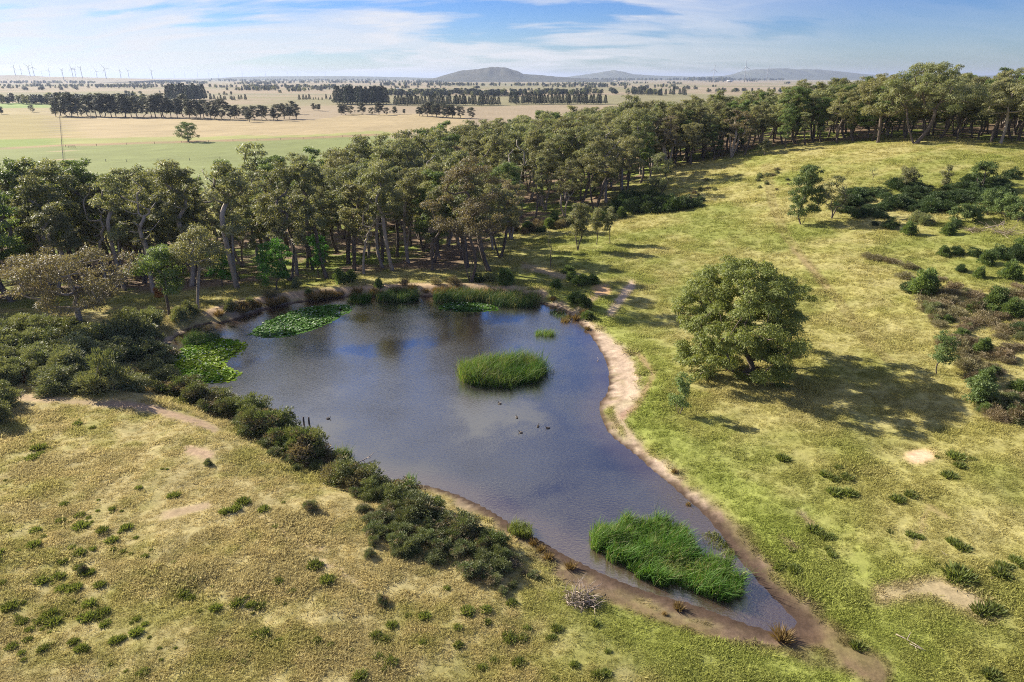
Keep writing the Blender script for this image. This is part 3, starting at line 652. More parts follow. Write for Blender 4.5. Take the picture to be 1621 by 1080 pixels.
# pasture grass: tufts rooted on the ground, taking the colour of the sward where they stand
m, t, o = newmat('grass_blade')
at = t.nodes.new('ShaderNodeAttribute'); at.attribute_type = 'INSTANCER'; at.attribute_name = 'gcol'
ti = t.nodes.new('ShaderNodeAttribute'); ti.attribute_name = 'tint'
oi = t.nodes.new('ShaderNodeObjectInfo')
hs = t.nodes.new('ShaderNodeHueSaturation'); t.links.new(at.outputs['Color'], hs.inputs['Color'])
t.links.new(mth('ADD', mth('MULTIPLY', ti.outputs['Fac'], .34, tree=t), mth('ADD', mth('MULTIPLY', oi.outputs['Random'], .30, tree=t), 1.08, tree=t), tree=t), hs.inputs['Value'])
d = t.nodes.new('ShaderNodeBsdfDiffuse'); t.links.new(hs.outputs[0], d.inputs[0]); tr = t.nodes.new('ShaderNodeBsdfTranslucent'); t.links.new(hs.outputs[0], tr.inputs[0])
mx = t.nodes.new('ShaderNodeMixShader'); mx.inputs[0].default_value = .45; t.links.new(d.outputs[0], mx.inputs[1]); t.links.new(tr.outputs[0], mx.inputs[2]); t.links.new(mx.outputs[0], o.inputs[0])
M['grass'] = m
def grass_tuft(seed):
    rng = np.random.default_rng(seed); f = MB(); n = 42
    a = rng.uniform(0, 6.28, n); q = rng.uniform(0, 1, n) ** .5 * .30
    P = np.c_[np.cos(a) * q, np.sin(a) * q, np.full(n, -.03)]; D = rng.normal(size=(n, 3)) * .55 + np.array([.15, -.1, .85])
    leaf_quads(f, P, D, .22 * rng.uniform(.4, 1.4, n), .032, rng, rng.uniform(0, 1, n)); return f.mesh('grass_tuft', m)
rng = np.random.default_rng(11)
NG = 225000
d_ = 24 * (235 / 24) ** rng.uniform(0, 1, NG * 2) ** .98
x_ = rng.uniform(-.86, .86, NG * 2) * (d_ * .94 + 12); keep = rng.uniform(size=NG * 2) < .62
x_, d_ = x_[keep], d_[keep]
sd_ = pond_sd(x_, d_); inf_ = inpoly(x_, d_, FOREST)
n5 = fbm(x_ / 1.6, d_ / 1.6, 33, 3); keep = (sd_ > .7 + 1.0 * (n5 - .35)) & (~inf_ | (rng.uniform(size=len(x_)) < .3)) & (n5 + rng.uniform(-.18, .18, len(x_)) > .37)
x_, d_, sd_ = x_[keep], d_[keep], sd_[keep]; z_ = height(x_, d_, sd_)
cg = ground_colour(x_, d_, z_, sd_)
grassy = (cg[:, 1] > cg[:, 0] * .83)                                  # none on bare earth
x_, d_, z_, cg = x_[grassy], d_[grassy], z_[grassy], cg[grassy]
n6 = fbm(x_ / 5, d_ / 5, 35, 3)
sc_ = (.45 + 1.3 * rng.uniform(size=len(x_)) ** 3) * (.25 + 1.5 * n6) * (1 + .6 * (fbm(x_ / 1.1, d_ / 1.1, 37, 2) - .5)) * (.82 + (d_ - 30).clip(0, 140) * .0075)
tag(scatter('pasture_grass', np.c_[x_, d_, z_], rng.uniform(0, 6.28, len(x_)), np.c_[sc_ * 1.1, sc_ * 1.1, sc_ * .62], rng.integers(0, 6, len(x_)), [grass_tuft(i) for i in range(6)], cg),
    'short green and straw coloured pasture grass around the pond', 'grass', kind='stuff')

# ------------------------------------------------------------------ forest of gums
def hpx(b, pytop):
    lo, hi = 0.05, 200.0
    for _ in range(40):
        mid = (lo + hi) / 2; y = project(np.array([b[0], b[1], b[2] + mid]))[1]
        if y > pytop: lo = mid
        else: hi = mid
    return lo
def wpx(b, n): return n * depth_at(b) / F
G_ARGS = [dict(seed=101, h=17, wid=8.2, base=.36, n_cl=36, clr=1.12, leaves=13500), dict(seed=102, h=17, wid=6.8, base=.42, n_cl=26, clr=1.05, leaves=10000, lean=.05, barkm='bark_pale'),
 dict(seed=103, h=17, wid=9.2, base=.32, n_cl=40, clr=1.12, leaves=14500, stems=2), dict(seed=104, h=17, wid=6.0, base=.32, n_cl=28, clr=.98, leaves=10500, lean=-.06),
 dict(seed=105, h=17, wid=8.4, base=.46, n_cl=30, clr=1.15, leaves=11500, shape='umbrella', barkm='bark_pale'), dict(seed=106, h=17, wid=7.6, base=.24, n_cl=42, clr=1.00, leaves=14000, stems=3, leafm='gum_green'),
 dict(seed=107, h=17, wid=8.6, base=.38, n_cl=34, clr=1.10, leaves=12500, barkm='bark_pale', stems=2), dict(seed=108, h=17, wid=6.6, base=.26, n_cl=34, clr=.98, leaves=12000, leafm='gum_green'),
 dict(seed=109, h=17, wid=7.4, base=.48, n_cl=17, clr=1.05, leaves=6500, barkm='bark_pale', stems=2, shell=.2), dict(seed=110, h=17, wid=9.6, base=.40, n_cl=24, clr=1.15, leaves=8500, leafm='gum_grey', barkm='bark_pale', stems=3),
 dict(seed=111, h=17, wid=5.2, base=.40, n_cl=20, clr=.90, leaves=7500, lean=.10), dict(seed=112, h=17, wid=6.2, base=.38, n_cl=20, clr=.8, leaves=420, barkm='bark_pale', shell=.2)]
GUMS = [make_tree(**a) for a in G_ARGS]
GUM_LABEL = ['rounded olive gum tree in the forest behind the pond', 'narrow leaning gum tree in the forest behind the pond', 'two-stemmed broad gum tree in the forest behind the pond', 'slim olive gum tree tilting over in the forest behind the pond',
 'flat-topped gum tree on a bare trunk in the forest behind the pond', 'three-stemmed green gum tree in the forest behind the pond', 'pale-barked gum tree in the forest behind the pond', 'slender green gum tree in the forest behind the pond',
 'open-crowned gum tree with bare pale forks in the forest behind the pond', 'grey-brown gum tree with three stems in the forest behind the pond', 'thin crooked gum tree in the forest behind the pond', 'nearly leafless dead gum tree in the forest behind the pond']
rng = np.random.default_rng(5)
fx = [p[0] for p in FOREST]; fy = [p[1] for p in FOREST]
cand = np.c_[rng.uniform(min(fx), max(fx), 26000), rng.uniform(min(fy), max(fy), 26000)]
cand = cand[inpoly(cand[:, 0], cand[:, 1], FOREST)]
front_w = [p for p in FOREST[:len(FRONT)]]
fd = distline(cand[:, 0], cand[:, 1], front_w)
gap = fbm(cand[:, 0] / 26, cand[:, 1] / 26, 200, 2)
sp = np.where(fd < 22, 4.6, 6.0) * np.where(cand[:, 0] > 40, .82, 1) + np.clip(gap - .5, 0, 1) * np.where(cand[:, 0] > 40, 2, 9)
cell = {}; acc = []
for i in range(len(cand)):
    x, y = cand[i]; s = sp[i]; ok = True; ci, cj = int(x // 8), int(y // 8)
    if abs(x) > .82 * y + 18: continue
    for a in (-1, 0, 1):
        for b_ in (-1, 0, 1):
            for j in cell.get((ci + a, cj + b_), ()):
                if (acc[j][0] - x) ** 2 + (acc[j][1] - y) ** 2 < min(s, acc[j][2]) ** 2: ok = False
    if ok: cell.setdefault((ci, cj), []).append(len(acc)); acc.append((x, y, s, fd[i]))
acc = np.array(acc); hz_ = height(acc[:, 0], acc[:, 1])
# trees that show largest stand in front or near; the others go into the wood behind
score = np.hypot(acc[:, 0], acc[:, 1]) + np.minimum(acc[:, 3], 60) * .9
order = np.argsort(score)
def tree_h(x, y, r):
    low = float(sstep(30, 75, x))
    return (r.uniform(13.0, 21.0) if r.uniform() < .85 else r.uniform(20, 23)) * (1 - .27 * low)
N_SINGLE = 262; back = []
for rank, i in enumerate(order):
    x, y = acc[i, 0], acc[i, 1]; k = int(rng.choice([0, 1, 2, 3, 4, 5, 6, 7, 8, 8, 9, 10, 10, 0, 2, 6, 11])) if x < 45 else int(rng.choice([0, 2, 3, 5, 7, 9, 0, 10])); h = tree_h(x, y, rng); s = h / 17.0; wv = rng.uniform(.88, 1.25) * (1 if x < 45 else 1.22)
    if rank < N_SINGLE:
        thing('gum_tree', (x, y, hz_[i]), GUMS[k], GUM_LABEL[k], 'tree', 'gum trees of the forest: ' + GUM_LABEL[k].split(' in ')[0], rng.uniform(0, 6.28), (s * wv, s * wv, s), (rng.normal() * .05, rng.normal() * .05))
    else: back.append((x, y, hz_[i], s, k))
print('forest', len(acc), 'back', len(back))
BACK_PROTO = [make_tree(**{**G_ARGS[i], 'leaves': 6000, 'll': .46, 'lw': .16, 'joined': True}) for i in (0, 2, 4, 6, 7)]
bk = np.array(back)
tag(scatter('forest_behind', bk[:, :3], rng.uniform(0, 6.28, len(bk)), np.c_[bk[:, 3] * 1.1, bk[:, 3] * 1.1, bk[:, 3]], rng.integers(0, 5, len(bk)), BACK_PROTO),
    'mass of olive gum crowns stretching back behind the front trees', 'forest', kind='stuff')

def single(px, py, top, wide, label, seed, name='gum_tree', cat='tree', group=None, **kw):
    b = g(px, py); h = hpx(b, top); wd = wpx(b, wide)
    return thing(name, b, make_tree(seed, h, wd, limbs=10, **kw), label, cat, group)
# trees one can name
single(1168, 590, 416, 240, 'big round-crowned gum tree standing alone on the grass beside the pond', 301, base=.06, n_cl=215, clr=1.05, leaves=100000, ll=.30, lw=.085, leafm='gum_warm', shape='round', stems=3, trunk_r=.34, shell=.45, droop=.75)
single(1269, 355, 257, 56, 'tall slender gum tree alone on the slope beside the gorse thicket', 302, base=.17, n_cl=64, clr=.85, leaves=18000, ll=.30, lw=.10, leafm='gum_green', stems=3, trunk_r=.15, shell=.3)
single(1316, 345, 276, 46, 'small greyish gum tree touching the end of the gorse thicket', 303, base=.25, n_cl=22, clr=.9, leaves=6500, ll=.28, lw=.09, stems=2, trunk_r=.12)
single(915, 397, 320, 44, 'pale green young gum with two thin trunks on the grass below the forest', 304, base=.32, n_cl=24, clr=.9, leaves=8500, ll=.28, lw=.09, stems=2, trunk_r=.12, leafm='gum')
single(944, 387, 330, 26, 'small young gum tree next to the two-trunked one below the forest', 305, base=.34, n_cl=14, clr=.75, leaves=4000, ll=.26, lw=.09, trunk_r=.08)
single(966, 386, 328, 26, 'thin young gum tree at the end of the trio below the forest', 306, base=.40, n_cl=13, clr=.7, leaves=3600, ll=.26, lw=.09, trunk_r=.08, lean=-.05)
single(1040, 318, 243, 56, 'bushy gum tree rising out of dark undergrowth at the forest corner', 307, base=.18, n_cl=30, clr=1.0, leaves=10500, ll=.30, lw=.10, leafm='gum', stems=2, trunk_r=.14)
single(871, 424, 362, 20, 'thin leafless sapling standing on the eroded bank', 308, base=.35, n_cl=9, clr=.6, leaves=500, ll=.2, lw=.06, trunk_r=.07)
single(1076, 655, 592, 40, 'low sapling with sparse leaves on the shore grass by the big tree', 309, base=.22, n_cl=18, clr=.48, leaves=2600, ll=.22, lw=.07, trunk_r=.05, stems=3, leafm='gum_green')
single(132, 532, 392, 205, 'spreading grey-olive gum tree with pale limbs above the gorse bushes', 310, base=.36, n_cl=62, clr=1.35, leaves=21000, ll=.30, lw=.085, leafm='gum_grey', barkm='bark_pale', shape='umbrella', trunk_r=.36, shell=.4)
single(313, 492, 352, 92, 'tall gum tree with a white leaning trunk by the pond bank', 311, base=.55, n_cl=20, clr=1.35, leaves=8500, barkm='bark_pale', lean=.20, trunk_r=.22)
single(268, 500, 385, 96, 'leafy gum tree on a dark leaning trunk at the pond bank', 312, base=.42, n_cl=24, clr=1.2, leaves=10500, leafm='gum_green', lean=-.05, trunk_r=.2)
single(440, 460, 380, 66, 'bright green bushy wattle tree between the forest trunks', 313, name='wattle_tree', base=.18, n_cl=26, clr=.95, leaves=9500, ll=.26, lw=.10, leafm='wattle', trunk_r=.13, droop=.2)
single(505, 440, 372, 42, 'smaller bright green wattle tree deeper among the forest trunks', 314, name='wattle_tree', base=.22, n_cl=18, clr=.85, leaves=6500, ll=.26, lw=.10, leafm='wattle', trunk_r=.11, droop=.2)
single(352, 455, 395, 40, 'bright green wattle sapling beside the white leaning trunk', 315, name='wattle_tree', base=.2, n_cl=16, clr=.85, leaves=5200, ll=.26, lw=.10, leafm='wattle', trunk_r=.1, droop=.2)
single(745, 447, 250, 120, 'tall brownish gum tree with many forking limbs at the water edge', 316, base=.36, n_cl=40, clr=1.35, leaves=15000, leafm='gum_grey', stems=3, trunk_r=.24)
single(1210, 246, 219, 19, 'small pale round-headed tree at the forest edge on the slope', 317, base=.35, n_cl=14, clr=.8, leaves=4000, trunk_r=.09, leafm='gum')
single(1448, 228, 97, 150, 'tallest gum of the forest with a broad dark crown above the skyline', 318, base=.38, n_cl=60, clr=1.7, leaves=26000, ll=.42, lw=.14, trunk_r=.45, stems=2)
single(1390, 226, 118, 110, 'tall gum leaning beside the tallest crown on the skyline', 319, base=.40, n_cl=44, clr=1.6, leaves=19000, ll=.42, lw=.14, trunk_r=.38, lean=-.08)
single(1583, 228, 128, 120, 'tall gum on a clean pale trunk at the forest edge', 320, base=.45, n_cl=44, clr=1.6, leaves=18000, ll=.42, lw=.14, trunk_r=.34, barkm='bark_pale', leafm='gum')
single(1485, 592, 524, 44, 'young green gum tree at the edge of the grey scrub', 321, base=.30, n_cl=16, clr=.55, leaves=3600, ll=.22, lw=.07, trunk_r=.06, leafm='gum_green')
single(1550, 300, 252, 38, 'small flat-topped tree above the gorse thicket', 322, base=.42, n_cl=16, clr=.8, leaves=4600, ll=.3, lw=.1, trunk_r=.09, stems=3, leafm='gum_green')
single(1495, 296, 262, 18, 'narrow little tree above the gorse thicket', 323, base=.15, n_cl=12, clr=.6, leaves=3000, ll=.26, lw=.09, trunk_r=.06)
single(1436, 302, 263, 36, 'bushy little grey tree at the top of the gorse thicket', 324, base=.2, n_cl=16, clr=.8, leaves=4200, ll=.28, lw=.09, trunk_r=.08, stems=3)
single(1382, 285, 264, 16, 'leafless shrub-like sapling on the open slope', 325, base=.3, n_cl=9, clr=.5, leaves=350, ll=.2, lw=.06, trunk_r=.06)
for i, (px, py, top, wd) in enumerate([(1563,340,300,46),(1590,345,306,40),(1612,352,312,40),(1520,352,318,38),(1548,640,590,44),(1540,350,322,36)]):
    single(px, py, top, wd, 'young leafy tree growing among the bushes on the scrubby slope', 340 + i, group='young trees on the scrubby slope', base=.15, n_cl=18, clr=.7, leaves=4200, ll=.26, lw=.09, trunk_r=.08, leafm='gum_green')

# ------------------------------------------------------------------ lone tree, tree row, pines and woods on the plain
single(298, 224, 192, 42, 'lone gum tree in the middle of the green paddock', 330, base=.14, n_cl=44, clr=1.7, leaves=9500, ll=.55, lw=.2, leafm='gum_green', trunk_r=.5)
ROW = [make_tree(450 + i, 17, w_, base=b_, n_cl=34, clr=1.55, leaves=7000, ll=.60, lw=.24, leafm='gum_dark', stems=st) for i, (w_, b_, st) in enumerate(((10, .16, 2), (9, .28, 1), (12, .12, 3), (8, .2, 1)))]
rng = np.random.default_rng(21); u = np.sort(rng.uniform(0, 1, 44)); u = (np.arange(44) + rng.uniform(-.35, .35, 44)) / 43
for i, f in enumerate(u):
    px = 88 + 378 * f; py = 184 + 6 * f + rng.uniform(-1.5, 1.5); b = g(px, py)
    top = py - rng.uniform(27, 40) * (1 - .30 * (f > .72)); h = hpx(b, top); k = int(rng.integers(0, 4)); s = h / 17
    thing('gum_tree', b, ROW[k], 'dark gum tree in the long tree row across the plain', 'tree', 'tree row across the plain', rng.uniform(0, 6.28), (s * 1.2, s * 1.2, s))
for i, (px, py, top) in enumerate([(462,181,159),(395,193,174),(540,182,164),(556,181,167),(573,181,161),(600,182,160),(625,181,168),(640,181,172),(670,184,166),(684,185,162),(700,186,163),(716,187,165),(728,187,168),(745,188,170),(664,184,168),(677,185,160),(691,186,162),(708,187,166),(547,182,166),(588,182,170),(612,182,170),(50,178,166),(2,181,168),(497,175,163),(505,176,164)]):
    b = g(px, py); s = hpx(b, top) / 17; k = int(rng.integers(0, 4))
    thing('gum_tree', b, ROW[k], 'small dark tree in the broken hedgerow beyond the straw paddock', 'tree', 'broken hedgerow trees', rng.uniform(0, 6.28), (s * 1.5, s * 1.5, s))
PINES = [make_pine(400 + i, 20, w_) for i, w_ in enumerate((8.5, 7.5, 9.5))]
PBLOCK = [('pine tree in the dense block beside the straw paddock', 'pines of the dense block', 532, 612, 166, 136, 22), ('pine tree in the long straight windbreak on the plain', 'pines of the long windbreak', 622, 790, 168, 149, 34),
 ('pine tree in the windbreak reaching the forest canopy', 'pines of the second windbreak', 806, 960, 166, 146, 28), ('pine tree in the tall clump behind the long tree row', 'pines of the tall clump', 264, 326, 160, 132, 16),
 ('pine tree in the low hedge behind the long tree row', 'pines of the low hedge', 332, 390, 159, 149, 12), ('pine tree in the short belt on the open plain', 'pines of the short belt', 472, 528, 159, 150, 11), ('pine tree in the belt above the forest canopy', 'pines of the far belt', 1000, 1090, 152, 138, 14)]
for lab, grp, x0, x1, py, top, n in PBLOCK:
    for i in range(n):
        px = x0 + (x1 - x0) * (i + rng.uniform(.1, .9)) / n; y = py - rng.uniform(0, 2.2); b = g(px, y); h = hpx(b, top + rng.uniform(-2, 4)); s = h / 20
        thing('pine_tree', b, PINES[int(rng.integers(0, 3))], lab, 'pine', grp, rng.uniform(0, 6.28), (s * 1.45, s * 1.45, s))
# woods too far off to count
WB = [(150, 560, 139, .8, 170, 5), (600, 1000, 136, .8, 170, 4.5), (380, 700, 131.5, .6, 170, 3.5), (0, 240, 137, .8, 130, 4), (0, 235, 164, 1.6, 110, 13), (560, 800, 152, 3, 160, 9), (340, 560, 143, 2, 90, 6), (820, 1060, 150, 3, 90, 8), (560, 770, 150, 2.5, 110, 8), (835, 1010, 148, 3, 70, 7), (0, 130, 141, 2, 60, 5), (130, 330, 145, 5, 30, 4), (205, 330, 133, 1.2, 70, 4), (0, 150, 132, 1.0, 90, 4), (560, 740, 138, 3, 60, 4),
 (420, 545, 140, 3, 70, 5), (850, 1240, 127.5, .5, 300, 3.6), (880, 1060, 139, 2, 60, 5), (980, 1130, 143, 2, 40, 6), (330, 620, 128, 1.6, 200, 2.8), (620, 690, 130, 2.4, 50, 2.8), (820, 1000, 135, 4, 45, 3.5), (1090, 1160, 128, 1, 60, 5), (400, 900, 145, 8, 40, 4), (0, 400, 128, 2, 120, 2.6), (1120, 1260, 146, 1, 30, 6), (60, 500, 150, 3, 22, 5), (560, 1250, 132, 5, 90, 3.2), (340, 480, 133, 2, 60, 3.5), (700, 1000, 129, 1.2, 110, 2.4)]
P = []; S = []
for x0, x1, py, jy, n, hp in WB:
    for i in range(n):
        if i % 9 == 0: ccx = rng.uniform(x0, x1); ccy = py + rng.normal() * jy * .5; csp = rng.choice([2.5, 9, 16])
        px = rng.uniform(x0, x1) if jy < 2 else ccx + rng.normal() * csp; y = py + rng.normal() * jy * .5 if jy < 2 else ccy + rng.normal() * .25
        d = ray(px, y); tt = (-8 - CAMZ) / d[2]
        if tt < 0 or tt > 9000: continue
        q = CAM + d * tt; hh_ = hp * rng.uniform(.7, 1.2) * depth_at(q) / F; P.append(q); S.append(hh_ / 17)
P = np.array(P); S = np.array(S)
FAR_PROTO = [make_tree(**{**G_ARGS[i], 'leaves': 1500, 'll': 1.1, 'lw': .6, 'joined': True, 'base': .15, 'leafm': 'pine' if i != 2 else 'gum'}) for i in (0, 2, 5)]
tag(scatter('distant_woods', P, rng.uniform(0, 6.28, len(P)), np.c_[S * 1.7, S * 1.7, S], rng.integers(0, 3, len(P)), FAR_PROTO), 'blue-grey belts of far woodland dotted over the straw plain', 'woods', kind='stuff')

# ------------------------------------------------------------------ gorse, scrub and bushes
BU = {'gorse': [make_bush(500 + i, 2.6, 1.9, 5200, 'gorse', lumps=26, dry=(3, 7, 0, 10)[i]) for i in range(4)], 'pale': [make_bush(510 + i, 3.0, 1.9, 5600, 'gorse_pale', lumps=26, ll=.18, dry=(0, 2, 0)[i]) for i in range(3)],
      'dark': [make_bush(520 + i, 3.0, 1.5, 5200, 'gorse_dark', lumps=26, ll=.18) for i in range(3)], 'scrub': [make_bush(530 + i, 2.4, 1.3, 2600, 'scrub', lumps=18, ll=.26, lw=.035, stems=14, spiky=1.2) for i in range(3)],
      'green': [make_bush(540 + i, 2.6, 1.9, 5000, 'gum_green', lumps=18, lr=.5, ll=.22, lw=.075) for i in range(2)], 'rust': [make_bush(550, 1.2, .9, 1400, 'rust', lumps=9, lr=.3)]}
rng = np.random.default_rng(77)
def bush(px, py, wide, kind, label, group=None, hgt=None, name=None, cat='bush', b=None):
    b = g(px, py) if b is None else b; ps = BU[kind]; base_w = {'gorse': 2.6, 'pale': 3.0, 'dark': 3.0, 'scrub': 2.4, 'green': 2.6, 'rust': 1.2}[kind]
    s = wpx(b, wide) / base_w; sz = s * (hgt or rng.uniform(.85, 1.15))
    return thing(name or 'gorse_bush', (b[0], b[1], b[2] - .03), ps[int(rng.integers(0, len(ps)))], label, cat, group, rng.uniform(0, 6.28), (s, s, sz))
# hedge of gorse along the pond bank
hedge = [(255,622),(282,630),(308,640),(334,650),(360,660),(384,672),(405,684),(425,694),(448,706),(470,716),(492,728),(512,742),(545,760),(575,774),(600,786),(622,794),(645,806),(668,818),(690,828),(708,840),(728,850),(748,862),(768,872),(788,884)]
for i, (px, py) in enumerate(hedge):
    big = 70 if 405 <= px <= 500 else 60
    bush(px + rng.uniform(-6, 6), py + rng.uniform(-3, 4), big * rng.uniform(.65, 1.35), 'gorse', 'gorse bush in the hedge along the pond bank', 'gorse hedge along the pond bank', (rng.uniform(.85, 1.15) if 405 <= px <= 500 else rng.uniform(.45, .95)))
for i, (px, py) in enumerate(hedge[:-1]):
    bush(px + 12 + rng.uniform(-8, 8), py - 6 + rng.uniform(-5, 3), 50 * rng.uniform(.6, 1.4), 'gorse', 'gorse bush on the water side of the bank hedge', 'water side of the gorse hedge', rng.uniform(.55, .85))
for i, (px, py) in enumerate(hedge[6:]):
    for k_ in range(2): bush(px + rng.uniform(-14, 14), py + rng.uniform(2, 16), rng.uniform(22, 40), 'gorse' if rng.uniform() < .7 else 'scrub', 'low gorse skirt at the field side of the bank hedge', 'low gorse skirt of the hedge', rng.uniform(.5, .8))
for i in range(60):                                  # low trampled gorse spilling down the slope
    f = rng.uniform(0, 1); px = 580 + 250 * f + rng.uniform(-30, 20); py = 815 + 100 * f + rng.uniform(-20, 34)
    bush(px, py, rng.uniform(20, 50), 'gorse' if rng.uniform() < .7 else 'scrub', 'low straggling gorse clump on the slope below the hedge', 'low gorse clumps below the hedge', rng.uniform(.4, .7))
# pale bushes at the left
for i in range(62):
    px = rng.uniform(-20, 262); py = rng.uniform(520, 616) + (px - 120) * .03
    if px > 230 and py < 560: continue
    bush(px, py, rng.uniform(46, 84), 'pale', 'pale grey-green gorse bush in the mass under the spreading tree', 'pale gorse mass under the spreading tree', rng.uniform(.5, .85))
for px, py, wd in [(10,640,58),(-6,668,60),(20,606,50),(205,520,70),(236,515,56),(190,545,70),(228,545,62)]:
    bush(px, py, wd, 'pale', 'pale grey-green gorse bush in the mass under the spreading tree', 'pale gorse mass under the spreading tree')
bush(168, 618, 84, 'pale', 'tall upright pale bush at the edge of the gorse mass', None, 1.25)
for px, py, wd in [(40,603,16),(253,470,18),(130,615,16),(345,318,18)]: bush(px, py, wd, 'rust', 'small bush with rusty orange leaves', 'rusty orange bushes', name='shrub')
# undergrowth at the forest edge
for px, py, wd, kd in [(540,450,30,'green'),(555,447,26,'green'),(470,455,22,'pale'),(285,505,34,'pale'),(300,497,30,'pale'),(395,482,24,'pale'),(490,468,16,'green'),(775,446,30,'pale'),(800,450,34,'green'),(760,446,26,'dark'),(640,452,22,'scrub'),(690,450,24,'scrub'),(720,452,26,'scrub'),(600,455,18,'green'),(430,470,26,'scrub'),(365,490,26,'pale')]:
    bush(px, py, wd, kd, {'green': 'leafy green shrub', 'pale': 'pale shrub', 'dark': 'dark shrub', 'scrub': 'brown twiggy shrub'}[kd] + ' on the bank between the pond and the forest', 'shrubs on the forest-side pond bank: ' + kd, name='shrub')
for px, py, wd in [(905,445,26),(920,452,34),(938,448,26),(900,432,22),(925,486,34),(910,478,30),(880,455,24),(930,505,26)]: bush(px, py, wd, 'green', 'green rushy bush at the inlet corner of the pond', 'bushes at the pond inlet', .7, name='shrub')
for px, py, wd in [(985,332,50),(1010,336,50),(1035,334,56),(1060,332,50),(1082,330,44),(1102,328,30),(1000,322,50),(1025,322,50)]: bush(px, py, wd, 'dark', 'dark gorse bush in the clump at the forest corner', 'dark gorse at the forest corner', .85)
for i in range(22):
    px = 800 + 190 * rng.uniform(); py = 372 - (px - 800) * .16 + rng.uniform(-8, 5)
    bush(px, py, rng.uniform(16, 30), ['green', 'scrub', 'dark'][int(rng.integers(0, 3))], 'undergrowth shrub along the shaded forest edge', 'undergrowth along the forest edge', name='shrub')
# dark thicket on the scrubby slope
for i in range(84):
    px = rng.uniform(1328, 1600); py = 318 - (px - 1325) * .03 + rng.uniform(-22, 24)
    if px < 1400: py += 10
    bush(px, py, rng.uniform(24, 50), 'dark', 'dark green gorse bush in the thicket on the scrubby slope', 'dark gorse thicket on the slope', rng.uniform(.45, .8))
for px, py, wd, kd in [(1408,362,28,'dark'),(1438,371,27,'green'),(1385,357,14,'dark'),(1500,372,24,'green'),(1510,360,24,'dark'),(1465,356,30,'pale'),(1450,352,28,'pale'),(1600,282,30,'dark'),(1493,405,24,'green'),(1515,402,24,'dark'),(1545,405,30,'dark'),(1580,408,40,'dark'),(1605,412,40,'dark'),(1560,418,30,'green'),(1520,430,22,'dark'),(1462,468,48,'green'),(1440,462,30,'dark'),(1575,490,44,'green'),(1600,500,40,'green'),(1618,530,40,'dark'),(1555,560,30,'green'),(1556,610,40,'green'),(1570,645,46,'gorse'),(1590,640,40,'gorse'),(1612,668,46,'gorse'),(1620,400,40,'green'),(1600,440,36,'green'),(1550,440,22,'green'),(1110,320,16,'dark')]:
    bush(px, py, wd, kd, {'dark': 'dark green gorse bush', 'green': 'leafy green bush', 'pale': 'pale olive bush', 'gorse': 'browned gorse bush'}[kd] + ' scattered over the scrubby slope', 'bushes scattered on the scrubby slope: ' + kd)
for i in range(120):
    f = rng.uniform(); px = rng.uniform(1455, 1640); py = rng.uniform(455, 668)
    if px < 1455 + (py - 470) * .45: continue
    if i % 4 == 0:
        bush(px, py, rng.uniform(16, 34), 'green' if i % 8 else 'pale', 'small green bush growing among the dead scrub', 'green bushes among the dead scrub', rng.uniform(.5, .9)); continue
    bush(px, py, rng.uniform(26, 46), 'scrub', 'brown-grey twiggy dead scrub among the bushes on the scrubby slope', 'dead scrub on the scrubby slope', rng.uniform(.5, .9), name='dead_scrub')
for px, py in [(1375,408),(1388,412),(1440,425),(1430,440),(1490,445),(1466,492),(1478,505),(1530,465),(1590,470),(1610,455),(1545,480),(1410,416)]:
    bush(px, py, rng.uniform(20, 34), 'scrub', 'isolated clump of brown-grey dead scrub in the dry grass', 'isolated dead scrub clumps', .6, name='dead_scrub')
for i in range(26):
    px = rng.uniform(1070, 1260); py = 310 - (px - 1070) * .13 + rng.uniform(-20, 14)
    bush(px, py, rng.uniform(6, 12), 'scrub' if rng.uniform() < .35 else 'pale', 'small dry shrub on the open grass near the forest', 'dry shrubs on the upper pasture', .9, name='shrub')

# tussocks and weeds
TU = [make_tussock(600 + i) for i in range(3)]; WE = [make_tussock(610 + i, .75, .22, 190, 'weed', .030) for i in range(3)]
def tuss(px, py, wide, kind, label, group):
    b = g(px, py); s = wpx(b, wide) / .55; ms = TU if kind == 'dry' else WE
    o_ = obj('grass_tussock' if kind == 'dry' else 'weed_clump', ms[int(rng.integers(0, 3))], None, (b[0], b[1], b[2]), rng.uniform(0, 6.28), s); tag(o_, label, 'tussock' if kind == 'dry' else 'weed', group)
for px, py, wd in [(857,872,13),(868,885,14),(903,900,15),(1074,964,15),(1238,1012,26),(900,505,10),(912,506,10),(895,512,12),(930,522,8),(1068,748,9),(885,498,10),(1008,850,8),(1052,973,7),(1090,800,7),(925,498,12),(845,862,12)]:
    tuss(px, py, wd, 'dry', 'straw-brown grass tussock on the muddy pond shore', 'brown tussocks on the pond shore')
for i in range(75):
    px = 320 + 560 * rng.uniform(); xs_ = [p_[0] for p_ in MARKS[BANK][0]]; py = np.interp(px, xs_, [p_[1] for p_ in MARKS[BANK][0]]) + rng.uniform(4, 12) if px > 330 else 500
    tuss(px, py, rng.uniform(9, 15), 'dry', 'dry brown grass tuft hanging over the forest-side pond bank', 'grass tufts along the forest-side bank')
for i in range(620):
    px = rng.uniform(-10, 640); py = rng.uniform(650, 1075)
    if fbm(np.array([px / 75]), np.array([py / 45]), 222, 2)[0] < rng.uniform(.45, .75): continue
    if py < 640 + .45 * max(0, px - 150) + 20: continue
    tuss(px, py, (5 + 16 * rng.uniform() ** 2.2) * (.6 + py / 1600), 'weed', 'dark green weed clump in the straw grass of the bank above the hedge', 'weed clumps on the dry grassy bank')
for i in range(30):
    px = rng.uniform(640, 1000); py = rng.uniform(930, 1078)
    if py < 905 + .27 * (px - 640): continue
    tuss(px, py, rng.uniform(10, 22), 'weed', 'dark green weed clump on the grass below the branch pile', 'weed clumps below the branch pile')
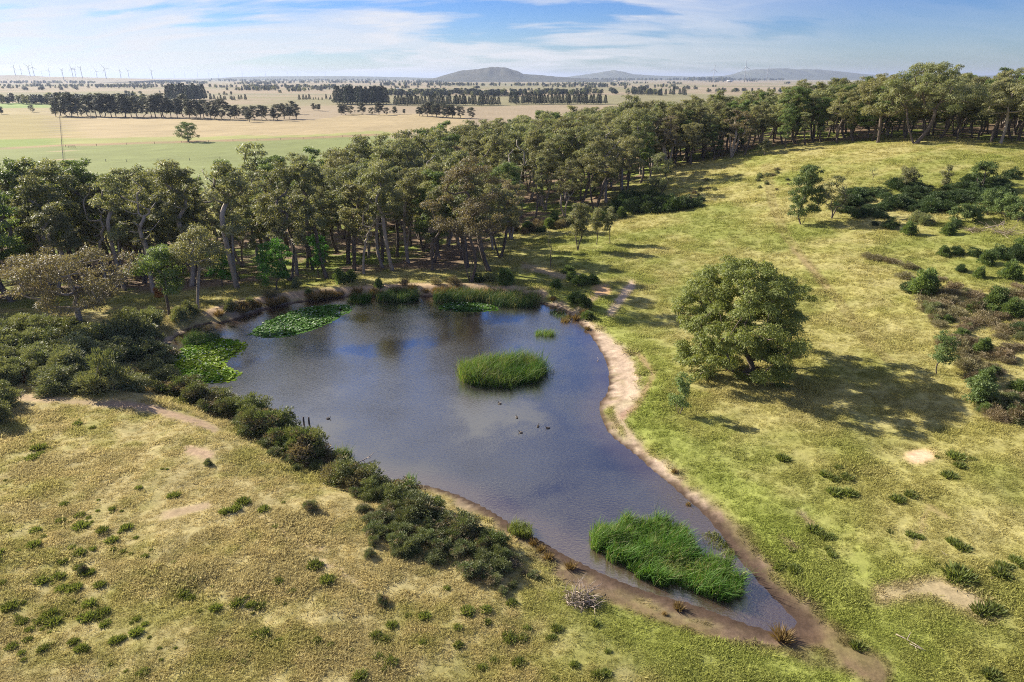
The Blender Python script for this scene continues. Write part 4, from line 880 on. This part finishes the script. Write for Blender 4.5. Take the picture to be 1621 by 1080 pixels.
for i in range(150):
    px = rng.uniform(1230, 1620); py = rng.uniform(700, 1075)
    if fbm(np.array([px / 75]), np.array([py / 45]), 223, 2)[0] < rng.uniform(.45, .75): continue
    tuss(px, py, rng.uniform(8, 26) if not (px > 1500 and py > 900) else rng.uniform(20, 44), 'weed', 'green weed clump in the pasture beside the pond tip', 'weed clumps beside the pond tip')
for px, py, wd in [(592,862,26),(492,806,30),(470,745,20),(605,955,26),(585,880,22),(330,735,16),(130,905,22),(600,740,14)]: bush(px, py, wd, 'gorse', 'small isolated gorse seedling on the dry grassy bank', 'gorse seedlings on the dry grassy bank', .8)

# ------------------------------------------------------------------ reeds and lilies
def reedbed(name, poly_px, h, n, label, mat='reed', lw=.035, seed=0, cat='reeds', bend=.35):
    rng = np.random.default_rng(seed + 900)
    W = np.array([plane_pt(*q)[:2] for q in smooth_closed(poly_px, 1)]); lo, hi = W.min(0), W.max(0)
    Q = rng.uniform(lo - .6, hi + .6, (n * 5, 2)); am = min(1.3, .16 * min(hi - lo)) * 1.5
    Q = Q[inpoly(Q[:, 0] + (fbm(Q[:, 0] / 1.1, Q[:, 1] / 1.1, seed + 60, 3) - .5) * am, Q[:, 1] + (fbm(Q[:, 0] / 1.1, Q[:, 1] / 1.1, seed + 70, 3) - .5) * am, W)]
    ed = distline(Q[:, 0], Q[:, 1], W, True); cl = fbm(Q[:, 0] / .8, Q[:, 1] / .8, seed, 3)
    Q = Q[(cl + ed.clip(0, .8) * .45) > rng.uniform(.26, .62, len(Q))][:n]; n = len(Q)
    zz_ = np.minimum(height(Q[:, 0], Q[:, 1]), 0.1).clip(-.5, .3) if mat != 'none' else 0
    tone = fbm(Q[:, 0] / 1.6, Q[:, 1] / 1.6, seed + 7, 3)
    hh_ = h * rng.uniform(.35, 1.25, n) * (.6 + .8 * fbm(Q[:, 0] / 1.2, Q[:, 1] / 1.2, seed + 3, 2))
    D = np.c_[rng.normal(size=n) * .20 + .14, rng.normal(size=n) * .20 - .10, np.ones(n)]; D /= np.linalg.norm(D, axis=1, keepdims=True)
    B = np.c_[Q, zz_ - .05]; S = unit(rng, n); S[:, 2] = 0; S /= np.linalg.norm(S, axis=1, keepdims=True) + 1e-6; S *= lw * .5 * rng.uniform(.7, 1.4, (n, 1))
    bd = np.c_[rng.normal(size=n) * bend + .12, rng.normal(size=n) * bend - .1, -np.abs(rng.normal(size=n)) * bend * .55] * hh_[:, None] * .5
    m1 = B + D * hh_[:, None] * .6; tp = B + D * hh_[:, None] + bd
    v = np.stack([B - S, B + S, m1 + S * .9, m1 - S * .9, tp], 1).reshape(-1, 3); i0 = np.arange(n) * 5
    tn = np.repeat(np.clip((tone - .5) * 2.2 + .5 + rng.normal(size=n) * .2, 0, 1), 5); dead = rng.uniform(size=n) < .09 + .30 * (tone > .60); mb = MB().add(v, None, None, tn)
    for sel, mi in ((~dead, 0), (dead, 1)):
        j = i0[sel]; mb.q.append(np.stack([j, j + 1, j + 2, j + 3], 1)); mb.mi_q.append(np.full(len(j), mi)); mb.t.append(np.stack([j + 3, j + 2, j + 4], 1)); mb.mi_t.append(np.full(len(j), mi))
    return tag(obj(name, mb.mesh(name, [M[mat], M['reed_dry']])), label, cat, kind='stuff')
reedbed('reed_island', [(726,596),(738,611),(790,616),(845,607),(868,592),(858,578),(820,570),(762,570),(730,580)], 2.3, 12000, 'round island of tall green reeds in the middle of the pond', seed=1)
reedbed('reed_bed', [(925,852),(958,832),(1012,822),(1072,828),(1102,872),(1150,900),(1186,928),(1182,950),(1140,956),(1082,936),(1012,906),(952,880)], 1.5, 21000, 'large bright green reed bed at the narrow tip of the pond', seed=2, lw=.04)
reedbed('reed_clump', [(843,532),(850,524),(872,526),(882,530),(868,534)], 1.6, 800, 'sparse reed clump standing alone beyond the reed island', seed=3)
reedbed('reed_clump', [(866,592),(874,582),(880,588),(876,600),(868,602)], .9, 130, 'thin reed fringe at the side of the reed island', seed=4)
reedbed('reed_clump', [(527,724),(535,717),(560,718),(562,723),(540,727)], 1.4, 500, 'two small reed tufts in the water by the gorse hedge', seed=5)
reedbed('reed_clump', [(636,764),(645,758),(660,760),(658,768)], 1.1, 200, 'small reed tuft rising behind the gorse hedge', seed=6)
reedbed('reed_clump', [(548,482),(555,474),(585,471),(588,478),(570,483)], 1.5, 1200, 'short reed clump at the forest-side bank next to the long lily patch', 'reed', seed=7)
reedbed('reed_clump', [(590,477),(600,470),(660,470),(664,476),(630,480)], 1.9, 2400, 'reed belt at the foot of the forest-side bank', 'reed_dark', seed=8)
reedbed('reed_clump', [(686,480),(690,470),(760,468),(850,478),(858,486),(800,488),(760,478),(710,480)], 2.1, 6000, 'long dark reed belt behind the small lily patch at the forest-side bank', 'reed_dark', seed=9)
reedbed('reed_clump', [(282,548),(295,532),(330,528),(352,532),(345,542),(310,548)], 1.3, 2200, 'blue-green reed clump behind the bright lily patch', 'reed_dark', seed=10)
reedbed('reed_clump', [(262,605),(290,600),(340,622),(362,636),(345,640),(300,622)], 1.1, 2000, 'green reed clump between the bright lily patch and the hedge', 'reed', seed=11)
reedbed('reed_clump', [(860,492),(885,492),(905,506),(890,508)], .9, 700, 'green rushes at the inlet corner of the pond', 'reed_dark', seed=12)
reedbed('reed_clump', [(800,838),(830,828),(850,845),(838,858),(815,852)], .9, 700, 'pale olive reeds at the end of the gorse hedge', 'weed', seed=13)
reedbed('reed_clump', [(1100,845),(1130,842),(1160,870),(1165,885),(1145,880),(1120,862)], .35, 1600, 'short green weed beside the large reed bed', 'weed', seed=14)

def lilies(poly_px, n, label, mat, seed):
    rng = np.random.default_rng(seed + 950); W = np.array([plane_pt(*q)[:2] for q in smooth_closed(poly_px, 1)]); lo, hi = W.min(0), W.max(0)
    Q = rng.uniform(lo, hi, (n * 4, 2)); Q = Q[inpoly(Q[:, 0] + rng.normal(size=len(Q)) * .25, Q[:, 1] + rng.normal(size=len(Q)) * .25, W)]
    cl = fbm(Q[:, 0] / .9, Q[:, 1] / .9, seed, 3); Q = Q[cl > rng.uniform(.12, .50, len(Q))][:n]; n = len(Q); ed = distline(Q[:, 0], Q[:, 1], W, True)
    K = 8; a = np.linspace(.25, 2 * math.pi - .25, K)[None] + rng.uniform(0, 6.28, (n, 1)); r = rng.uniform(.11, .21, (n, 1))
    c = np.c_[Q, .012 + rng.uniform(0, .14, n) * (ed > .4)]; tx = rng.normal(size=(n, 1)) * .28 * (ed > .3)[:, None]; ty = rng.normal(size=(n, 1)) * .28 * (ed > .3)[:, None]
    dx = np.cos(a) * r; dy = np.sin(a) * r; rim = np.stack([c[:, :1] + dx, c[:, 1:2] + dy, c[:, 2:] + dx * tx + dy * ty + .02], -1)
    v = np.concatenate([c[:, None], rim], 1).reshape(-1, 3); i0 = np.arange(n)[:, None] * (K + 1)
    tr = np.stack([np.repeat(i0, K - 1, 1), i0 + 1 + np.arange(K - 1)[None], i0 + 2 + np.arange(K - 1)[None]], -1).reshape(-1, 3)
    tone = np.clip((fbm(Q[:, 0] / 2, Q[:, 1] / 2, seed + 5, 2) - .5) * 2 + .5 + rng.normal(size=n) * .22, 0, 1)
    mb = MB().add(v, None, tr, np.repeat(tone, K + 1))
    fl = rng.choice(n, n // 26, replace=False); nf = len(fl) * 7; pf = np.repeat(c[fl] + np.array([0, 0, .06]), 7, 0)
    leaf_quads(mb, pf, unit(rng, nf) * np.array([1, 1, .5]) + np.array([0, 0, .5]), .13, .07, rng, .5, mi=1)
    return tag(obj('water_lily_patch', mb.mesh('water_lily_patch', [M[mat], M['flower']])), label, 'water lilies', kind='stuff')
lilies([(393,527),(430,505),(480,487),(540,481),(563,488),(532,505),(502,520),(452,534),(410,535)], 3600, 'long dark green water lily patch along the forest-side bank', 'lily_dark', 1)
lilies([(260,580),(290,548),(330,534),(385,541),(389,551),(372,562),(348,575),(378,590),(374,603),(335,608),(290,604)], 4200, 'bright yellow-green water lily patch in the sheltered corner', 'lily', 2)
lilies([(690,486),(715,478),(760,479),(798,489),(760,494),(712,493)], 1300, 'small water lily patch in front of the dark reed belt', 'lily_dark', 3)

# ------------------------------------------------------------------ ducks and stumps on the water
def ring_loft(mb, rings, sides=10, mi=0):
    V = []
    for c, u, wv, ru, rw in rings:
        for k in range(sides):
            a = 2 * math.pi * k / sides; V.append(np.array(c) + np.array(u) * ru * math.cos(a) + np.array(wv) * rw * math.sin(a))
    q = [(i * sides + k, i * sides + (k + 1) % sides, (i + 1) * sides + (k + 1) % sides, (i + 1) * sides + k) for i in range(len(rings) - 1) for k in range(sides)]
    nV = len(V); V += [np.array(rings[0][0]), np.array(rings[-1][0])]
    t_ = [(nV, (k + 1) % sides, k) for k in range(sides)] + [(nV + 1, (len(rings) - 1) * sides + k, (len(rings) - 1) * sides + (k + 1) % sides) for k in range(sides)]
    return mb.add(V, q, t_, mi=mi)
def duck_meshes():
    Y = (0, 1, 0); Z = (0, 0, 1); b = MB()
    prof = [(-.31, .13, .012, .01), (-.27, .11, .045, .03), (-.20, .07, .095, .07), (-.08, .06, .135, .105), (.04, .06, .13, .11), (.13, .075, .10, .10), (.18, .12, .07, .07)]
    rings = [((x, 0, z), Y, Z, ru, rw) for x, z, ru, rw in prof]
    rings += [((.205, 0, .18), Y, (-.5, 0, .85), .045, .045), ((.215, 0, .24), Y, (-.9, 0, .3), .038, .040), ((.225, 0, .285), Y, (-.9, 0, .3), .048, .055), ((.235, 0, .325), Y, (-.9, 0, .2), .045, .052), ((.238, 0, .352), Y, (-1, 0, 0), .02, .025)]
    ring_loft(b, rings); bl = MB(); ring_loft(bl, [((.265, 0, .305), Y, Z, .018, .016), ((.31, 0, .295), Y, Z, .020, .009), ((.335, 0, .290), Y, Z, .012, .005)], 8)
    wgs = []
    for s in (1, -1): wg = MB(); wgs.append(wg); ring_loft(wg, [((.10, s * .105, .10), Z, (0, s, 0), .05, .02), ((-.05, s * .13, .11), Z, (0, s, 0), .07, .025), ((-.18, s * .095, .115), Z, (0, s, 0), .05, .02), ((-.29, s * .03, .14), Z, (0, s, 0), .012, .008)], 8)
    return [('body', b.mesh('body', M['duck'], True), [('bill', bl.mesh('bill', M['bill']))] + [('wing', q.mesh('wing', M['duck_pale'], True)) for q in wgs])]
DK = duck_meshes()
for i, (px, py, rz) in enumerate([(791,639,2.6),(824,685,2.8),(852,675,1.2),(867,678,3.2),(520,663,.1),(818,661,2.0)]):
    p_ = plane_pt(px, py, 0); thing('duck', (p_[0], p_[1], -.03), DK, 'dark duck swimming on the open water of the pond', 'duck', 'ducks on the pond', rz, .78)
for px, py, hh_ in [(480.5,668,.55),(489,669,.6)]:
    p_ = plane_pt(px, py, 0); mb = MB(); mb.tube([(0,0,-.8),(.01,0,hh_*.5),(.03,.01,hh_)], [.10,.09,.075], 8)
    tag(obj('stump', mb.mesh('stump', M['bark']), None, (p_[0], p_[1], 0)), 'dark wooden stump sticking out of the water by the hedge', 'stump', 'stumps in the water by the hedge')

# ------------------------------------------------------------------ dead wood
def stick_mesh(seed, ln, r, fork=True):
    rng = np.random.default_rng(seed); mb = MB(); k = 5; p = np.zeros(3); P = [p]; d = np.array([1., 0, 0])
    for i in range(k): d = d + rng.normal(size=3) * .22; d /= np.linalg.norm(d); p = p + d * ln / k; P.append(p)
    mb.tube(P, np.linspace(r, r * .35, k + 1), 6)
    if fork:
        for j in (2, 3): e = P[j] + (P[j] - P[j - 1]) * 1.1 + rng.normal(size=3) * ln * .16; mb.tube([P[j], (P[j] + e) / 2 + rng.normal(size=3) * .04, e], [r * .55, r * .4, r * .2], 5)
    return mb.mesh('branch', M['dead'])
def pile(px, py, wide, n, label, hgt=.9, mats=None, seed=0, ln=1.4):
    rng = np.random.default_rng(seed); b = g(px, py); wd = wpx(b, wide)
    r = bpy.data.objects.new('branch_pile', None); COL.objects.link(r); r.location = tuple(b); tag(r, label, 'branch pile', None)
    ms = [stick_mesh(seed * 10 + i, ln, .035) for i in range(6)]
    for i in range(n):
        q = rng.uniform(-1, 1, 2); q *= .35; z = hgt * rng.uniform(0, 1) * (1 - np.hypot(*q) * 1.6)
        o_ = obj('branch', ms[i % 6], r, (q[0] * wd, q[1] * wd * .8, z * .8 + .03)); o_.rotation_euler = (rng.uniform(-.3, .3), rng.uniform(-.55, .35), rng.uniform(0, 6.28)); s = rng.uniform(.5, 1.15); o_.scale = (s, s, s)
    tm_ = MB(); nn = 1500; P_ = rng.normal(size=(nn, 3)) * np.array([wd * .2, wd * .16, hgt * .26]); P_[:, 2] = np.abs(P_[:, 2])
    leaf_quads(tm_, P_, rng.normal(size=(nn, 3)) * np.array([1, 1, .4]), .35, .028, rng, rng.uniform(0, 1, nn)); tag(obj('twigs', tm_.mesh('twigs', M['scrub']), r), kind='stuff')
    return r
pile(915, 952, 62, 70, 'grey-brown heap of cut branches on the grassy bank', .75, seed=41)
pile(1592, 368, 52, 26, 'bleached heap of dead branches on the scrubby slope', .6, seed=42, ln=2.6)
pile(1545, 365, 40, 22, 'brown heap of dead branches beside the bushes on the slope', .7, seed=43, ln=1.8)
LOG = [stick_mesh(700 + i, 1.0, .03) for i in range(4)]
for px, py, ln, rz, lab in [(1418,1005,1.6,-.7,'bleached fallen branch on the mud beside the pond tip'),(1440,1020,.9,-.9,'short bleached branch end beside the longer fallen branch'),(1300,885,.6,-.3,'pale stick lying on the sandy shore mud'),(1562,920,.6,.3,'pale stick in the weedy corner of the pasture'),(1500,880,.5,2.2,'tiny pale stick in the trampled grass'),(1395,612,.9,1.2,'pale twig standing in the grass near the big tree shadow'),(1560,362,4.5,.15,'long bleached log on the slope below the thicket'),(560,738,2.2,.4,'dead pale branch fallen at the gorse hedge'),(625,800,2.6,.2,'tangled dead branch inside the gorse hedge'),(945,575,1.0,1.1,'bare twig leaning in the water near the sandy shore')]:
    b = g(px, py); o_ = obj('fallen_branch', LOG[int(rng.integers(0, 4))], None, (b[0], b[1], max(b[2], 0) + .04), rz, ln); tag(o_, lab, 'branch')

# ------------------------------------------------------------------ fences, trough, sheds and turbines on the plain
def fence(px_pts, step, label, ph=1.3):
    W = [g(*q) for q in px_pts]; r = bpy.data.objects.new('fence', None); COL.objects.link(r); r.location = tuple(W[0]); tag(r, label, 'fence')
    pm = MB(); pm.tube([(0, 0, -.3), (0, 0, ph)], [.13, .12], 6); pme = pm.mesh('post', M['post']); L0 = np.array(W[0]); wires = MB(); pts = []
    for a, b in zip(W[:-1], W[1:]):
        n = max(2, int(np.hypot(*(b - a)[:2]) / step))
        for i in range(n):
            q = a + (b - a) * i / n; q[2] = H1(q[0], q[1]); pts.append(q); obj('post', pme, r, tuple(q - L0))
    for hgt in (.4, .8, 1.2): wires.tube(np.array(pts) - L0 + np.array([0, 0, hgt]), .02, 3)
    obj('wire', wires.mesh('wire', M['wire']), r)
fence([(94,184),(96,205),(98,232),(101,262),(104,284)], 9, 'post and wire fence running down between the two paddocks')
fence([(104,258),(135,257),(200,256),(300,254),(395,250)], 12, 'post and wire fence crossing the green paddock')
fence([(104,233),(200,229),(330,225),(480,220),(600,214)], 14, 'post and wire fence along the eroded creek line')
b = g(120, 258.5); r = bpy.data.objects.new('feed_trough', None); COL.objects.link(r); r.location = tuple(b); tag(r, 'long dark feed trough on legs in the green paddock', 'trough')
mb = MB(); mb.box((0, 0, .75), (6.2, .8, .10)); mb.box((0, .42, .95), (6.2, .06, .5)); mb.box((0, -.42, .95), (6.2, .06, .5)); obj('trough', mb.mesh('trough', M['trough']), r)
lg = MB(); lg.box((0, 0, .33), (.12, .7, .76)); lgm = lg.mesh('leg', M['trough'])
for x in (-2.9, -1, 1, 2.9): obj('leg', lgm, r, (x, 0, 0))
for i, (px, py) in enumerate([(130,261.5),(114,234.5)]):
    b = g(px, py); r = bpy.data.objects.new('metal_gate', None); COL.objects.link(r); r.location = tuple(b); tag(r, ['open metal frame pen panel near the feed trough', 'metal frame gate beside the creek line fence'][i], 'gate')
    rm = MB().tube([(-2, 0, 0), (2, 0, 0)], .06, 5).mesh('rail', M['post']); um = MB().tube([(0, 0, -.1), (0, 0, 1.5)], .08, 5).mesh('upright', M['post'])
    for z in (.5, .95, 1.4): obj('rail', rm, r, (0, 0, z))
    for x in (-2, 2): obj('upright', um, r, (x, 0, 0))
def shed(px, py, wide, tall, label):
    d = ray(px, py); tt = (-8 - CAMZ) / d[2]; b = CAM + d * tt; W_ = wpx(b, wide); Hh = tall * depth_at(b) / F; D_ = W_ * .5
    r = bpy.data.objects.new('shed', None); COL.objects.link(r); r.location = tuple(b); r.rotation_euler = (0, 0, .12); tag(r, label, 'shed')
    wl = MB(); wl.box((0, 0, Hh * .35), (W_, D_, Hh * .72)); wlo = obj('wall', wl.mesh('wall', M['wall']), r)
    e = 1.04; a = [(-W_/2*e,-D_/2*e,Hh*.70),(W_/2*e,-D_/2*e,Hh*.70),(W_/2*e,0,Hh),(-W_/2*e,0,Hh),(-W_/2*e,D_/2*e,Hh*.70),(W_/2*e,D_/2*e,Hh*.70)]
    rf = MB().add(a, [(0,1,2,3),(3,2,5,4)], [(0,3,4),(1,5,2)]); obj('roof', rf.mesh('roof', M['roof']), r)
    dm = MB(); dm.box((0, -D_/2 - .08, Hh*.3), (W_*.18, .1, Hh*.6)); obj('door', dm.mesh('door', M['trough']), wlo)
for a in [(679,146.5,9,3.2,'small white-roofed shed between the far woods and the windbreak'),(709,147,10,3.6,'white-roofed shed beside the long low shed on the plain'),(752,148.5,30,3.0,'long low white-roofed shed behind the pine windbreak'),(628,142.5,8,2.4,'tiny brown shed at the edge of the far woods'),(1155,130,8,3,'small pale shed at the end of the dark plantation strip'),(770,149.5,14,2.6,'low grey-roofed shed at the end of the long shed')]: shed(*a)

def turbine_meshes():
    tw = MB().tube([(0, 0, -6), (0, 0, 40), (0, 0, 80)], [2.6, 2.1, 1.5], 10); nc = MB(); nc.box((0, .8, 81.5), (3.4, 9, 3.6)); hb = MB().tube([(0, -3.6, 81.5), (0, -5.6, 81.5), (0, -6.6, 81.5)], [1.7, 1.5, .4], 8)
    bl = MB(); z = np.linspace(1, 42, 8); ch = np.interp(z, [1, 8, 42], [1.6, 3.4, .7])
    V = [];
    for zz1, c in zip(z, ch): V += [(-c * .4, 0, zz1), (0, -.35, zz1), (c * .6, 0, zz1), (0, .35, zz1)]
    q = [(i * 4 + k, i * 4 + (k + 1) % 4, i * 4 + 4 + (k + 1) % 4, i * 4 + 4 + k) for i in range(7) for k in range(4)] + [(0, 3, 2, 1), (28, 29, 30, 31)]
    bl.add(V, q); return [(n_, x.mesh(n_, M['white'], n_ == 'tower')) for n_, x in (('tower', tw), ('nacelle', nc), ('hub', hb))], bl.mesh('blade', M['white'])
TP, TB = turbine_meshes()
def turbine(px, hub, base, label, group):
    z_ = 81.5 * F / (base - hub); d = ray(px, hub); s = z_; p_ = CAM + d * s
    r = thing('wind_turbine', (p_[0], p_[1], p_[2] - 81.5), TP, label, 'wind turbine', group, rng.uniform(-.5, .5)); a0 = rng.uniform(0, 2.1)
    for k in range(3):
        o_ = obj('blade', TB, [c_ for c_ in r.children if c_.name.startswith('hub')][0], (0, -5.2, 81.5)); o_.rotation_euler = (0, a0 + k * 2 * math.pi / 3, 0)
for px, hub, base in [(21,106,121),(32,109,121.5),(44,105,120),(51,106.5,121),(65,113,121),(76.5,111,121.5),(97.5,111,127),(112.5,108,123),(117.5,110,123),(127,107.5,123),(151.5,112.5,124),(165,109,124.5),(189,111,125),(202,111.5,124.5),(239,112,126)]:
    turbine(px, hub, base, 'slim white wind turbine on the low ridge at the horizon', 'wind turbines on the low ridge')
for px in (275, 292, 312, 330, 345, 383, 420, 455, 470, 515): turbine(px, 115.5, 122.0, 'tiny distant wind turbine on the hazy skyline beyond the ridge', 'tiny distant turbines on the skyline')
for px, hub, base, lab in [(1131,110,126.5,'wind turbine behind the dark plantation strip'),(1181,106,127,'largest wind turbine in front of the far mountain range'),(1216,110,126,'wind turbine with a thin mast before the mountain range')]: turbine(px, hub, base, lab, None)

# ------------------------------------------------------------------ haze
m, t, o = newmat('haze_air'); v = t.nodes.new('ShaderNodeVolumePrincipled'); v.inputs['Color'].default_value = (.50, .60, .82, 1); v.inputs['Density'].default_value = 5.5e-5; v.inputs['Anisotropy'].default_value = .25
t.links.new(v.outputs[0], o.inputs['Volume'])
mb = MB(); mb.box((0, 16000, 78), (74000, 42000, 184)); hz = obj('haze', mb.mesh('haze', m)); tag(hz, kind='stuff'); hz['label'] = 'pale blue haze over the far plain'; hz['category'] = 'haze'
